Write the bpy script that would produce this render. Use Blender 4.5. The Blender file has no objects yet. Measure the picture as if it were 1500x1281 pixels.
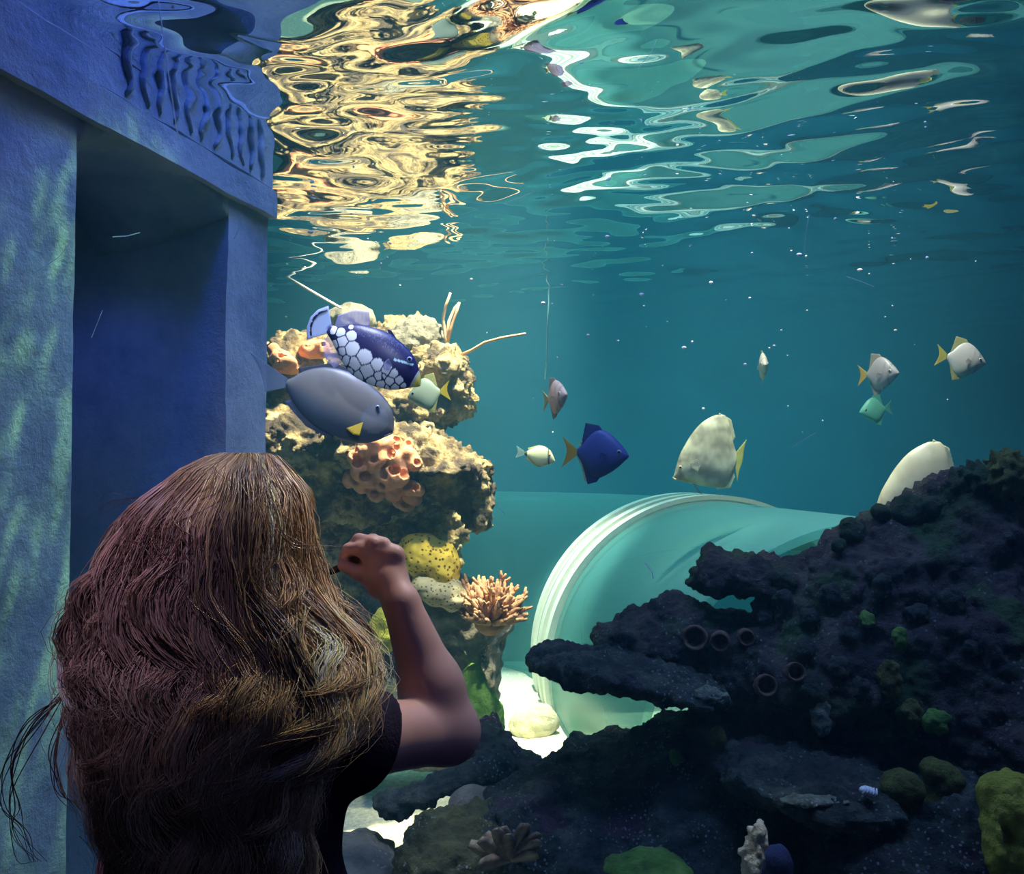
import bpy, math, random
import numpy as np
from mathutils import Vector, Matrix, Euler
random.seed(7)
RNG = np.random.default_rng(11)
scene = bpy.context.scene
COL = scene.collection

# ------------------------------------------------------------------ camera
F = 1300.0                       # focal length in pixels of the 1500 px wide frame
PITCH = math.radians(1.98)
EYE = Vector((0.0, 0.0, 1.0))
cam_data = bpy.data.cameras.new('camera')
cam_data.sensor_fit = 'HORIZONTAL'
cam_data.sensor_width = 36.0
cam_data.lens = 36.0 * F / 1500.0
cam_data.clip_start = 0.02
cam_data.clip_end = 60
cam = bpy.data.objects.new('camera', cam_data)
COL.objects.link(cam)
cam.location = EYE
cam.rotation_euler = (math.radians(90) + PITCH, 0, 0)
scene.camera = cam
cam_data.dof.use_dof = False

# ------------------------------------------------------------------ world, exposure
world = bpy.data.worlds.new('world')
scene.world = world
world.use_nodes = True
world.node_tree.nodes['Background'].inputs[0].default_value = (0.010, 0.012, 0.05, 1)
world.node_tree.nodes['Background'].inputs[1].default_value = 0.35
scene.view_settings.view_transform = 'Standard'
scene.view_settings.look = 'None'
scene.view_settings.gamma = 1.0
scene.view_settings.use_curve_mapping = False
scene.view_settings.exposure = 0.0
cy = scene.cycles
cy.use_denoising = True
cy.use_adaptive_sampling = True
cy.adaptive_threshold = 0.03
cy.max_bounces = 7
cy.diffuse_bounces = 3
cy.glossy_bounces = 4
cy.transmission_bounces = 4
cy.transparent_max_bounces = 16
cy.volume_bounces = 1
cy.caustics_reflective = False
cy.caustics_refractive = False
cy.sample_clamp_indirect = 4.0

# ------------------------------------------------------------------ lamps
def aim(o, target):
    d = Vector(target) - o.location
    o.rotation_euler = d.to_track_quat('-Z', 'Y').to_euler()

def spot(name, loc, target, power, color, angle, blend=0.5, radius=0.08):
    l = bpy.data.lights.new(name, 'SPOT')
    l.energy = power; l.color = color; l.spot_size = math.radians(angle)
    l.spot_blend = blend; l.shadow_soft_size = radius
    o = bpy.data.objects.new(name, l); COL.objects.link(o)
    o.location = loc; aim(o, target)
    return o

def area(name, loc, target, power, color, sx, sy):
    l = bpy.data.lights.new(name, 'AREA')
    l.shape = 'RECTANGLE'; l.size = sx; l.size_y = sy
    l.energy = power; l.color = color
    o = bpy.data.objects.new(name, l); COL.objects.link(o)
    o.location = loc; aim(o, target)
    return o

spot('reef_spotlight', (0.25, 2.95, 3.7), (-0.42, 3.58, 1.25), 3100, (1.0, 0.84, 0.52), 34, 0.5)
spot('lower_reef_fill', (0.30, 1.90, 3.5), (-0.22, 3.30, 0.52), 620, (1.0, 0.88, 0.58), 15, 0.6)  # added fill so light reaches the sponge under the ledge
spot('sand_spotlight', (0.0, 4.60, 3.9), (0.10, 4.75, -0.27), 1900, (1.0, 0.97, 0.74), 25, 0.8)
spot('near_sand_fill', (-0.20, 1.80, 3.6), (-0.35, 3.22, -0.27), 260, (1.0, 0.92, 0.66), 15, 0.7)  # extra lamp put in to brighten the near sand
spot('fish_spotlight', (0.95, 2.9, 3.8), (1.25, 3.5, 1.1), 620, (1.0, 0.95, 0.74), 48, 0.8)
spot('batfish_fill', (0.62, 2.75, 3.8), (0.77, 3.45, 1.0), 230, (1.0, 0.95, 0.62), 11, 0.6)  # invented spot that brightens the pale batfish alone
spot('ridge_fish_fill', (1.05, 2.25, 3.8), (1.30, 2.82, 0.92), 170, (1.0, 0.93, 0.58), 11, 0.6)  # extra spot put in for the half hidden batfish
spot('corner_fill', (0.55, 1.46, 3.0), (0.50, 1.82, 0.12), 90, (1.0, 0.95, 0.80), 8, 0.8)  # made-up lamp lightening the pale piece below the plate
spot('front_fish_fill', (-0.30, 1.50, 3.3), (-0.36, 2.02, 1.22), 380, (0.90, 0.90, 0.95), 17, 0.8, 0.12)  # lamp added above the pane to brighten the two near fish
area('tank_overhead_light', (1.2, 6.5, 3.4), (1.2, 6.5, 0), 145, (0.40, 0.98, 0.97), 5.0, 2.6)
area('reef_overhead_light', (-0.8, 4.6, 3.3), (-0.8, 4.6, 0), 26, (0.75, 0.95, 1.0), 2.2, 1.8)
spot('blue_gate_light', (-0.05, 1.60, 3.3), (-0.66, 1.85, 1.1), 36, (0.12, 0.28, 1.0), 60, 0.8, 0.25)
spot('doorway_fill', (-0.30, 1.42, 3.2), (-0.95, 2.0, 0.9), 95, (0.02, 0.08, 1.0), 46, 0.9, 0.15)  # added blue fill that tints the doorway from above
area('front_blue_light', (0.8, 1.9, 3.0), (1.0, 2.4, 0), 60, (0.30, 0.46, 1.0), 2.6, 0.5)
spot('front_warm_fill', (0.55, 1.60, 2.9), (-0.25, 0.93, 0.87), 210, (1.0, 0.82, 0.48), 15, 0.8, 0.15)  # added; stands in for warm light from the reef on the hair
spot('room_violet_light', (-0.62, 0.25, 2.5), (-0.39, 0.88, 0.94), 130, (0.60, 0.44, 1.0), 9, 1.0, 0.06)
spot('room_fish_fill', (0.10, 0.15, 2.25), (-0.35, 2.03, 1.26), 85, (0.80, 0.84, 1.0), 13, 0.8, 0.05)  # invented room-side fill lighting the near fish from the front
area('room_violet_glow', (0.5, 0.1, 2.4), (-0.1, 1.0, 0.8), 0.35, (0.70, 0.38, 0.85), 0.6, 0.3)
area('room_blue_fill', (1.1, -0.9, 2.5), (1.1, 2.2, 0.7), 5, (0.20, 0.28, 1.0), 1.2, 0.4)  # added blue fill from the room for near rocks and fish

# light rippled by the water, thrown on the near pillar
cl = spot('rippled_spotlight', (0.10, 2.00, 3.0), (-0.81, 1.50, 0.65), 520, (0.48, 1.0, 0.36), 25, 0.7, 0.01)
nt = cl.data; nt.use_nodes = True; nt = nt.node_tree
em = nt.nodes['Emission']
tc = nt.nodes.new('ShaderNodeTexCoord')
mp = nt.nodes.new('ShaderNodeMapping'); mp.inputs['Scale'].default_value = (26, 24, 14)
nz = nt.nodes.new('ShaderNodeTexNoise'); nz.inputs['Scale'].default_value = 1.6; nz.inputs['Detail'].default_value = 1.0; nz.inputs['Distortion'].default_value = 1.2
rp = nt.nodes.new('ShaderNodeValToRGB'); rp.color_ramp.elements[0].position = 0.46; rp.color_ramp.elements[0].color = (0.09, 0.09, 0.09, 1)
rp.color_ramp.elements[1].position = 0.74
nt.links.new(tc.outputs['Normal'], mp.inputs['Vector']); nt.links.new(mp.outputs[0], nz.inputs['Vector'])
nt.links.new(nz.outputs[0], rp.inputs[0]); nt.links.new(rp.outputs[0], em.inputs['Strength'])

# ------------------------------------------------------------------ helpers: placing
SP, CP = math.sin(PITCH), math.cos(PITCH)
def P(px, py, Y):
    u = (px - 750.0) / F; v = (640.5 - py) / F
    d = Vector((u, CP - v * SP, v * CP + SP))
    return EYE + d * (Y / d.y)

# ------------------------------------------------------------------ helpers: noise
_perm = RNG.permutation(256); _perm = np.concatenate([_perm, _perm, _perm])
_grad = RNG.normal(size=(256, 3)); _grad /= np.linalg.norm(_grad, axis=1)[:, None]
def perlin(p):
    p = np.asarray(p, dtype=np.float32)
    i = np.floor(p).astype(np.int64); f = p - i; i &= 255
    w = f * f * f * (f * (f * 6 - 15) + 10)
    out = 0
    for dx in (0, 1):
        for dy in (0, 1):
            for dz in (0, 1):
                h = _perm[_perm[_perm[(i[:, 0] + dx) & 255] + ((i[:, 1] + dy) & 255)] + ((i[:, 2] + dz) & 255)]
                g = _grad[h]
                dot = g[:, 0] * (f[:, 0] - dx) + g[:, 1] * (f[:, 1] - dy) + g[:, 2] * (f[:, 2] - dz)
                out = out + dot * (w[:, 0] if dx else 1 - w[:, 0]) * (w[:, 1] if dy else 1 - w[:, 1]) * (w[:, 2] if dz else 1 - w[:, 2])
    return out
def fbm(p, octaves=4, gain=0.5):
    a, s, o = 1.0, 1.0, 0
    for k in range(octaves):
        o = o + a * perlin(p * s + 17.3 * k); a *= gain; s *= 2.03
    return o
_jit = RNG.random((256, 3))
def worley(p):
    i = np.floor(p).astype(np.int64); f = p - i
    best = np.full(len(p), 9.0)
    for dx in (-1, 0, 1):
        for dy in (-1, 0, 1):
            for dz in (-1, 0, 1):
                h = _perm[_perm[_perm[(i[:, 0] + dx) & 255] + ((i[:, 1] + dy) & 255)] + ((i[:, 2] + dz) & 255)]
                d = _jit[h] + (dx, dy, dz) - f
                best = np.minimum(best, (d * d).sum(1))
    return np.sqrt(best)

# ------------------------------------------------------------------ helpers: meshes
def link(o, parent=None):
    COL.objects.link(o)
    if parent is not None: o.parent = parent
    return o
def mesh_obj(name, verts, faces, m, parent=None, origin=None, smooth=True):
    verts = np.asarray(verts, dtype=np.float64)
    if origin is not None: verts = verts - np.array(origin)
    me = bpy.data.meshes.new(name)
    if isinstance(faces, np.ndarray):
        n, k = faces.shape
        me.vertices.add(len(verts)); me.vertices.foreach_set('co', verts.astype(np.float32).ravel())
        me.loops.add(n * k); me.loops.foreach_set('vertex_index', faces.astype(np.int32).ravel())
        me.polygons.add(n); me.polygons.foreach_set('loop_start', np.arange(0, n * k, k, dtype=np.int32))
        me.update(calc_edges=True); me.validate()
    else:
        me.from_pydata([tuple(v) for v in verts], [], [tuple(int(i) for i in f) for f in faces])
        me.update()
    if smooth: me.polygons.foreach_set('use_smooth', np.ones(len(me.polygons), dtype=bool))
    if m is not None: me.materials.append(m)
    o = bpy.data.objects.new(name, me)
    if origin is not None: o.location = origin
    return link(o, parent)
def tag(o, label=None, cat=None, group=None, kind=None):
    if label: o['label'] = label
    if cat: o['category'] = cat
    if group: o['group'] = group
    if kind: o['kind'] = kind
    return o
def empty(name, loc, rot=(0, 0, 0)):
    o = bpy.data.objects.new(name, None); o.empty_display_size = 0.05
    o.location = loc; o.rotation_euler = rot
    return link(o)
def normals(v, f):
    n = np.zeros_like(v)
    a, b, c = v[f[:, 0]], v[f[:, 1]], v[f[:, 2]]
    fn = np.cross(b - a, c - a)
    if f.shape[1] == 4: fn = fn + np.cross(c - a, v[f[:, 3]] - a)
    for k in range(f.shape[1]):
        for j in range(3): n[:, j] += np.bincount(f[:, k], weights=fn[:, j], minlength=len(v))
    return n / (np.linalg.norm(n, axis=1)[:, None] + 1e-12)

class MB:
    """collects pieces of one mesh"""
    def __init__(s): s.v = []; s.f = []; s.n = 0
    def add(s, v, f):
        s.v += [tuple(x) for x in v]; s.f += [tuple(int(i) + s.n for i in q) for q in f]; s.n += len(v)
    def box(s, lo, hi, M=None):
        v = [Vector((x, y, z)) for x in (lo[0], hi[0]) for y in (lo[1], hi[1]) for z in (lo[2], hi[2])]
        if M is not None: v = [M @ p for p in v]
        s.add(v, [(0, 1, 3, 2), (4, 6, 7, 5), (0, 4, 5, 1), (2, 3, 7, 6), (0, 2, 6, 4), (1, 5, 7, 3)])
    def tube(s, pts, rad, k=8, cap=True):
        pts = [Vector(p) for p in pts]; n = len(pts)
        if not hasattr(rad, '__len__'): rad = [rad] * n
        v = []; ref = None
        for i, p in enumerate(pts):
            t = (pts[min(i + 1, n - 1)] - pts[max(i - 1, 0)]).normalized()
            if ref is None: ref = Vector((0.31, 0.22, 0.93)).cross(t)
            if ref.length < 1e-5: ref = Vector((1, 0, 0)).cross(t)
            a = (ref - t * ref.dot(t)).normalized(); ref = a; b = t.cross(a)
            for j in range(k):
                w = 2 * math.pi * j / k
                v.append(p + (a * math.cos(w) + b * math.sin(w)) * rad[i])
        f = [(i * k + j, i * k + (j + 1) % k, (i + 1) * k + (j + 1) % k, (i + 1) * k + j) for i in range(n - 1) for j in range(k)]
        if cap:
            v.append(pts[0]); v.append(pts[-1]); c0, c1 = n * k, n * k + 1
            f += [(c0, (j + 1) % k, j) for j in range(k)] + [(c1, (n - 1) * k + j, (n - 1) * k + (j + 1) % k) for j in range(k)]
        s.add(v, f)
    def ball(s, c, r, nu=12, nv=8):
        c = Vector(c); r = (r, r, r) if not hasattr(r, '__len__') else r
        v = [c + Vector((0, 0, r[2]))]
        for i in range(1, nv):
            for j in range(nu):
                a = math.pi * i / nv; b = 2 * math.pi * j / nu
                v.append(c + Vector((r[0] * math.sin(a) * math.cos(b), r[1] * math.sin(a) * math.sin(b), r[2] * math.cos(a))))
        v.append(c - Vector((0, 0, r[2]))); L = len(v) - 1
        f = [(0, 1 + j, 1 + (j + 1) % nu) for j in range(nu)]
        for i in range(nv - 2):
            for j in range(nu):
                a = 1 + i * nu + j; b = 1 + i * nu + (j + 1) % nu
                f.append((a, a + nu, b + nu, b))
        f += [(L, 1 + (nv - 2) * nu + (j + 1) % nu, 1 + (nv - 2) * nu + j) for j in range(nu)]
        s.add(v, f)
    def build(s, name, m, parent=None, origin=None, smooth=True):
        return mesh_obj(name, s.v, s.f, m, parent, origin, smooth)

# ------------------------------------------------------------------ helpers: distance fields turned into meshes
def ell(c, r, M=None):
    c = np.array(c, np.float32); r = np.array(r if hasattr(r, '__len__') else (r, r, r), np.float32)
    R = None if M is None else np.array(M, np.float32)          # columns are the local axes
    def fn(p):
        q = p - c
        if R is not None: q = q @ R
        k0 = np.sqrt(((q / r) ** 2).sum(1)); k1 = np.sqrt(((q / r ** 2) ** 2).sum(1)) + 1e-6
        return k0 * (k0 - 1) / k1
    return fn
def cap(a, b, ra, rb):
    a = np.array(a, np.float32); b = np.array(b, np.float32); ab = b - a; L = float((ab * ab).sum()) + 1e-9
    def fn(p):
        t = np.clip(((p - a) @ ab) / L, 0, 1)
        return np.linalg.norm(p - (a + t[:, None] * ab), axis=1) - (ra + (rb - ra) * t)
    return fn
def smin(a, b, k):
    h = np.clip(0.5 + 0.5 * (b - a) / k, 0, 1)
    return b + (a - b) * h - k * h * (1 - h)
def union(prims, k):
    def fn(p):
        d = None
        for q in prims:
            e = q(p); d = e if d is None else smin(d, e, k)
        return d
    return fn
def field_mesh(fn, lo, hi, h, slack=1.6):
    lo = np.array(lo, np.float32); hi = np.array(hi, np.float32)
    B = 12
    nb = np.maximum(1, np.ceil((hi - lo) / (h * B)).astype(int)); n = nb * B + 1
    v = np.full(tuple(n), 1.0, np.float32)
    bc = np.stack(np.meshgrid(*[np.arange(m) for m in nb], indexing='ij'), -1).reshape(-1, 3)
    d0 = fn(lo + (bc + 0.5) * B * h)
    half = B * h * 0.5 * 1.7321
    g = np.stack(np.meshgrid(*[np.arange(B + 1)] * 3, indexing='ij'), -1).reshape(-1, 3)
    near = np.abs(d0) < half * slack
    for b, d in zip(bc[~near], d0[~near]):
        if d < 0:
            i = b * B; v[i[0]:i[0] + B + 1, i[1]:i[1] + B + 1, i[2]:i[2] + B + 1] = -1.0
    nbk = bc[near]
    for s in range(0, len(nbk), 60):
        ch = nbk[s:s + 60]
        pts = (ch[:, None, :] * B + g[None]).reshape(-1, 3)
        d = fn(lo + pts * h)
        v[pts[:, 0], pts[:, 1], pts[:, 2]] = d
    v[0], v[-1], v[:, 0], v[:, -1], v[:, :, 0], v[:, :, -1] = 1, 1, 1, 1, 1, 1
    return one_piece(*nets(v, lo, h))
def one_piece(v, f):
    """keeps the largest connected piece of a mesh"""
    lab = np.arange(len(v))
    e = np.concatenate([f[:, [0, 1]], f[:, [1, 2]], f[:, [2, 3]], f[:, [3, 0]]])
    while True:
        m = np.minimum(lab[e[:, 0]], lab[e[:, 1]]); new = lab.copy()
        np.minimum.at(new, e[:, 0], m); np.minimum.at(new, e[:, 1], m)
        new = np.minimum(new, new[new]); new = np.minimum(new, new[new]); new = new[new]
        if (new == lab).all(): break
        lab = new
    k = np.bincount(lab).argmax(); keep = lab == k
    ix = np.cumsum(keep) - 1
    return v[keep], ix[f[keep[f[:, 0]]]]
def nets(v, lo, h):
    s = v < 0; nx, ny, nz = v.shape
    offs = [(i, j, k) for i in (0, 1) for j in (0, 1) for k in (0, 1)]
    def sh(a, o): return a[o[0]:nx - 1 + o[0], o[1]:ny - 1 + o[1], o[2]:nz - 1 + o[2]]
    cnt = np.zeros((nx - 1, ny - 1, nz - 1), np.uint8)
    for o in offs: cnt += sh(s, o)
    ci = np.argwhere((cnt > 0) & (cnt < 8))
    idx = np.full(cnt.shape, -1, np.int32); idx[ci[:, 0], ci[:, 1], ci[:, 2]] = np.arange(len(ci))
    pos = np.zeros((len(ci), 3)); num = np.zeros(len(ci))
    for a in offs:
        for k in range(3):
            if a[k]: continue
            b = list(a); b[k] = 1
            va = v[ci[:, 0] + a[0], ci[:, 1] + a[1], ci[:, 2] + a[2]]; vb = v[ci[:, 0] + b[0], ci[:, 1] + b[1], ci[:, 2] + b[2]]
            m = (va < 0) != (vb < 0)
            t = np.where(m, va / np.where(m, va - vb, 1), 0)
            for j in range(3): pos[:, j] += m * (a[j] + (t if j == k else 0))
            num += m
    verts = (ci + pos / num[:, None]) * h + lo
    faces = []
    for ax in range(3):
        o1, o2 = (ax + 1) % 3, (ax + 2) % 3
        A = np.take(s, range(0, v.shape[ax] - 1), axis=ax); Bq = np.take(s, range(1, v.shape[ax]), axis=ax)
        e = np.argwhere(A != Bq)
        e = e[(e[:, o1] > 0) & (e[:, o2] > 0) & (e[:, o1] < v.shape[o1] - 1) & (e[:, o2] < v.shape[o2] - 1)]
        q = []
        for d1, d2 in ((-1, -1), (0, -1), (0, 0), (-1, 0)):
            c = e.copy(); c[:, o1] += d1; c[:, o2] += d2
            q.append(idx[c[:, 0], c[:, 1], c[:, 2]])
        q = np.stack(q, 1)
        inside = s[e[:, 0], e[:, 1], e[:, 2]]
        q[~inside] = q[~inside][:, ::-1]
        faces.append(q)
    faces = np.concatenate(faces); faces = faces[(faces >= 0).all(1)]
    return verts, faces
def bounds(prs, pad):
    lo = np.min([np.array(c) - np.max(r) for c, r in prs], axis=0) - pad
    hi = np.max([np.array(c) + np.max(r) for c, r in prs], axis=0) + pad
    return lo, hi

# ------------------------------------------------------------------ helpers: materials
MATS = {}
def new_mat(name):
    m = bpy.data.materials.new(name); m.use_nodes = True
    MATS[name] = m
    return m, m.node_tree, m.node_tree.nodes['Principled BSDF']
def simple(name, color, rough=0.6, spec=0.3, noise=0.0, scale=20.0, bump=0.0, bscale=60.0, sub=0.0, trans=0.0, metal=0.0):
    m, nt, b = new_mat(name)
    b.inputs['Roughness'].default_value = rough; b.inputs['Specular IOR Level'].default_value = spec
    b.inputs['Metallic'].default_value = metal
    c4 = (*color, 1)
    b.inputs['Base Color'].default_value = c4
    tc = nt.nodes.new('ShaderNodeTexCoord')
    if noise:
        n = nt.nodes.new('ShaderNodeTexNoise'); n.inputs['Scale'].default_value = scale; n.inputs['Detail'].default_value = 5
        r = nt.nodes.new('ShaderNodeValToRGB')
        r.color_ramp.elements[0].position = 0.3; r.color_ramp.elements[1].position = 0.7
        r.color_ramp.elements[0].color = (*[x * (1 - noise) for x in color], 1); r.color_ramp.elements[1].color = (*[min(1, x * (1 + noise)) for x in color], 1)
        nt.links.new(tc.outputs['Object'], n.inputs['Vector']); nt.links.new(n.outputs[0], r.inputs[0]); nt.links.new(r.outputs[0], b.inputs['Base Color'])
    if bump:
        n = nt.nodes.new('ShaderNodeTexNoise'); n.inputs['Scale'].default_value = bscale; n.inputs['Detail'].default_value = 4
        bp = nt.nodes.new('ShaderNodeBump'); bp.inputs['Strength'].default_value = bump; bp.inputs['Distance'].default_value = 0.01
        nt.links.new(tc.outputs['Object'], n.inputs['Vector']); nt.links.new(n.outputs[0], bp.inputs['Height']); nt.links.new(bp.outputs[0], b.inputs['Normal'])
    out = nt.nodes['Material Output']
    last = b.outputs[0]
    if sub:
        t = nt.nodes.new('ShaderNodeBsdfTranslucent'); t.inputs[0].default_value = c4
        mx = nt.nodes.new('ShaderNodeMixShader'); mx.inputs[0].default_value = sub
        nt.links.new(last, mx.inputs[1]); nt.links.new(t.outputs[0], mx.inputs[2]); last = mx.outputs[0]
    if trans:
        t = nt.nodes.new('ShaderNodeBsdfTransparent')
        mx = nt.nodes.new('ShaderNodeMixShader'); mx.inputs[0].default_value = trans
        nt.links.new(last, mx.inputs[1]); nt.links.new(t.outputs[0], mx.inputs[2]); last = mx.outputs[0]
    nt.links.new(last, out.inputs['Surface'])
    return m
def rockmat(name, cols, scale=7.0, fleck=None, fleck_scale=60.0, fleck_size=0.22, bump=0.9, bscale=45.0, patch=None, patch_scale=4.0, patch_pos=0.6):
    m, nt, b = new_mat(name)
    N, L = nt.nodes, nt.links
    b.inputs['Roughness'].default_value = 0.85; b.inputs['Specular IOR Level'].default_value = 0.25
    tc = N.new('ShaderNodeTexCoord')
    n1 = N.new('ShaderNodeTexNoise'); n1.inputs['Scale'].default_value = scale; n1.inputs['Detail'].default_value = 9; n1.inputs['Roughness'].default_value = 0.65
    r = N.new('ShaderNodeValToRGB'); cr = r.color_ramp
    k = len(cols)
    cr.elements[0].position = 0.30; cr.elements[0].color = (*cols[0], 1)
    cr.elements[1].position = 0.70; cr.elements[1].color = (*cols[-1], 1)
    for i in range(1, k - 1):
        e = cr.elements.new(0.30 + 0.40 * i / (k - 1)); e.color = (*cols[i], 1)
    L.new(tc.outputs['Object'], n1.inputs['Vector']); L.new(n1.outputs[0], r.inputs[0])
    last = r.outputs[0]
    if patch:
        n2 = N.new('ShaderNodeTexNoise'); n2.inputs['Scale'].default_value = patch_scale; n2.inputs['Detail'].default_value = 6
        r2 = N.new('ShaderNodeValToRGB'); r2.color_ramp.elements[0].position = patch_pos - 0.05; r2.color_ramp.elements[1].position = patch_pos + 0.06
        mx = N.new('ShaderNodeMixRGB'); mx.inputs[2].default_value = (*patch, 1)
        mpn = N.new('ShaderNodeMapping'); mpn.inputs['Location'].default_value = (3.1, 1.7, 8.2)
        L.new(tc.outputs['Object'], mpn.inputs['Vector']); L.new(mpn.outputs[0], n2.inputs['Vector']); L.new(n2.outputs[0], r2.inputs[0]); L.new(r2.outputs[0], mx.inputs[0]); L.new(last, mx.inputs[1])
        last = mx.outputs[0]
    if fleck:
        vo = N.new('ShaderNodeTexVoronoi'); vo.inputs['Scale'].default_value = fleck_scale
        r3 = N.new('ShaderNodeValToRGB'); r3.color_ramp.elements[0].position = fleck_size; r3.color_ramp.elements[0].color = (1, 1, 1, 1)
        r3.color_ramp.elements[1].position = fleck_size + 0.08; r3.color_ramp.elements[1].color = (0, 0, 0, 1)
        n4 = N.new('ShaderNodeTexNoise'); n4.inputs['Scale'].default_value = 6.0; n4.inputs['Detail'].default_value = 3
        r4 = N.new('ShaderNodeValToRGB'); r4.color_ramp.elements[0].position = 0.46; r4.color_ramp.elements[1].position = 0.60
        mul = N.new('ShaderNodeMath'); mul.operation = 'MULTIPLY'
        mx = N.new('ShaderNodeMixRGB'); mx.inputs[2].default_value = (*fleck, 1)
        L.new(tc.outputs['Object'], vo.inputs['Vector']); L.new(vo.outputs['Distance'], r3.inputs[0])
        L.new(tc.outputs['Object'], n4.inputs['Vector']); L.new(n4.outputs[0], r4.inputs[0])
        L.new(r3.outputs[0], mul.inputs[0]); L.new(r4.outputs[0], mul.inputs[1]); L.new(mul.outputs[0], mx.inputs[0]); L.new(last, mx.inputs[1])
        last = mx.outputs[0]
    L.new(last, b.inputs['Base Color'])
    n3 = N.new('ShaderNodeTexNoise'); n3.inputs['Scale'].default_value = bscale; n3.inputs['Detail'].default_value = 7; n3.inputs['Roughness'].default_value = 0.7
    bp = N.new('ShaderNodeBump'); bp.inputs['Strength'].default_value = bump; bp.inputs['Distance'].default_value = 0.035
    L.new(tc.outputs['Object'], n3.inputs['Vector']); L.new(n3.outputs[0], bp.inputs['Height']); L.new(bp.outputs[0], b.inputs['Normal'])
    return m
def porous(name, c_pore, c_body, scale=70.0):
    m, nt, b = new_mat(name); N, L = nt.nodes, nt.links
    b.inputs['Roughness'].default_value = 0.8; b.inputs['Specular IOR Level'].default_value = 0.2
    tc = N.new('ShaderNodeTexCoord'); vo = N.new('ShaderNodeTexVoronoi'); vo.inputs['Scale'].default_value = scale
    r = N.new('ShaderNodeValToRGB'); r.color_ramp.elements[0].position = 0.18; r.color_ramp.elements[0].color = (*c_pore, 1)
    r.color_ramp.elements[1].position = 0.36; r.color_ramp.elements[1].color = (*c_body, 1)
    bp = N.new('ShaderNodeBump'); bp.inputs['Strength'].default_value = 0.8; bp.inputs['Distance'].default_value = 0.01
    L.new(tc.outputs['Object'], vo.inputs['Vector']); L.new(vo.outputs['Distance'], r.inputs[0]); L.new(r.outputs[0], b.inputs['Base Color'])
    L.new(r.outputs[0], bp.inputs['Height']); L.new(bp.outputs[0], b.inputs['Normal'])
    return m

# ================================================================== the setting
SURF = 1.81          # height of the water surface
SAND = -0.27
X0, X1, YG, YB = -2.7, 5.2, 1.36, 8.3

m_back = simple('painted_teal', (0.05, 0.34, 0.42), 0.9, 0.1, 0.12, 0.8)
m_conc = simple('dark_wall_paint', (0.02, 0.02, 0.03), 0.8, 0.2)
m_floor = simple('dark_carpet', (0.03, 0.025, 0.04), 0.95, 0.1, 0.3, 200)
def box_obj(name, lo, hi, m, kind='structure'):
    b = MB(); b.box(lo, hi); return tag(b.build(name, m, smooth=False), kind=kind)
box_obj('wall_back', (X0, YB, -0.6), (X1, YB + 0.1, 2.6), m_back)
box_obj('wall_left', (X0 - 0.1, YG, -0.6), (X0, YB, 2.6), m_back)
box_obj('wall_right', (X1, YG, -0.6), (X1 + 0.1, YB, 2.6), m_back)
box_obj('wall_front', (X0, YG - 0.09, -0.6), (X1, YG + 0.03, 0.30), m_conc)
box_obj('floor', (X0, -1.2, -0.1), (X1, YG - 0.09, 0.0), m_floor)

box_obj('floor_1', (X0, YG + 0.03, -0.60), (X1, YB, SAND - 0.07), simple('dark_tank_floor', (0.025, 0.085, 0.09), 0.9, 0.1, 0.4, 3))  # coloured dark to dim what the water surface mirrors
# sand bed
nx, ny = 150, 150
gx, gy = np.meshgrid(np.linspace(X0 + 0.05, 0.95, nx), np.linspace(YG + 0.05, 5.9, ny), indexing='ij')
pp = np.stack([gx.ravel(), gy.ravel(), np.zeros(nx * ny)], 1)
pp[:, 2] = SAND + 0.035 * fbm(pp * 1.6, 3)
def gridfaces(nx, ny):
    i, j = np.meshgrid(np.arange(nx - 1), np.arange(ny - 1), indexing='ij')
    a = (i * ny + j).ravel()
    return np.stack([a, a + ny, a + ny + 1, a + 1], 1)
m_sand = simple('pale_sand', (0.80, 0.74, 0.52), 0.95, 0.1, 0.25, 55, 0.6, 160)
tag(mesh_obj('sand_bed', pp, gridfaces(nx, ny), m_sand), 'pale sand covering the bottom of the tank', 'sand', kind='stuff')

# glass pane: clear acrylic, with fine scratches on it
m_pane, nt_, _b = new_mat('clear_pane')
t_ = nt_.nodes.new('ShaderNodeBsdfTransparent'); t_.inputs[0].default_value = (0.96, 0.975, 0.99, 1)
nt_.links.new(t_.outputs[0], nt_.nodes['Material Output'].inputs['Surface'])
pane = box_obj('window_1', (X0, YG - 0.02, 0.30), (X1, YG, 2.6), m_pane)
m_scr = simple('scratched_acrylic', (0.75, 0.80, 0.95), 0.4, 0.5, sub=0.7, trans=0.55)
sb = MB()
def scratch(pts, r=0.0005):
    sb.tube([P(x, y, YG - 0.021) for x, y in pts], r, 4)
scratch([(232, 0), (240, 60), (250, 130), (262, 205)], 0.0012)
scratch([(25, 0), (60, 25), (110, 55), (150, 82)], 0.0009)
scratch([(352, 318), (350, 335), (343, 350)]); scratch([(108, 350), (85, 378), (55, 397)]); scratch([(66, 215), (73, 235), (77, 252)])
scratch([(165, 347), (185, 346), (205, 341)], 0.0009); scratch([(150, 455), (142, 475), (134, 495)]); scratch([(935, 100), (955, 75), (962, 58)])
scratch([(560, 235), (575, 222), (590, 212)]); scratch([(1185, 315), (1180, 345), (1178, 372)]); scratch([(1160, 655), (1185, 640), (1195, 634)])
scratch([(735, 300), (760, 290), (785, 280)]); scratch([(1240, 405), (1260, 412), (1280, 420)]); scratch([(945, 825), (955, 838), (957, 848)], 0.0012); scratch([(740, 755), (730, 742), (722, 730)])
sb.build('scratches', m_scr, pane)['kind'] = 'structure'

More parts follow.
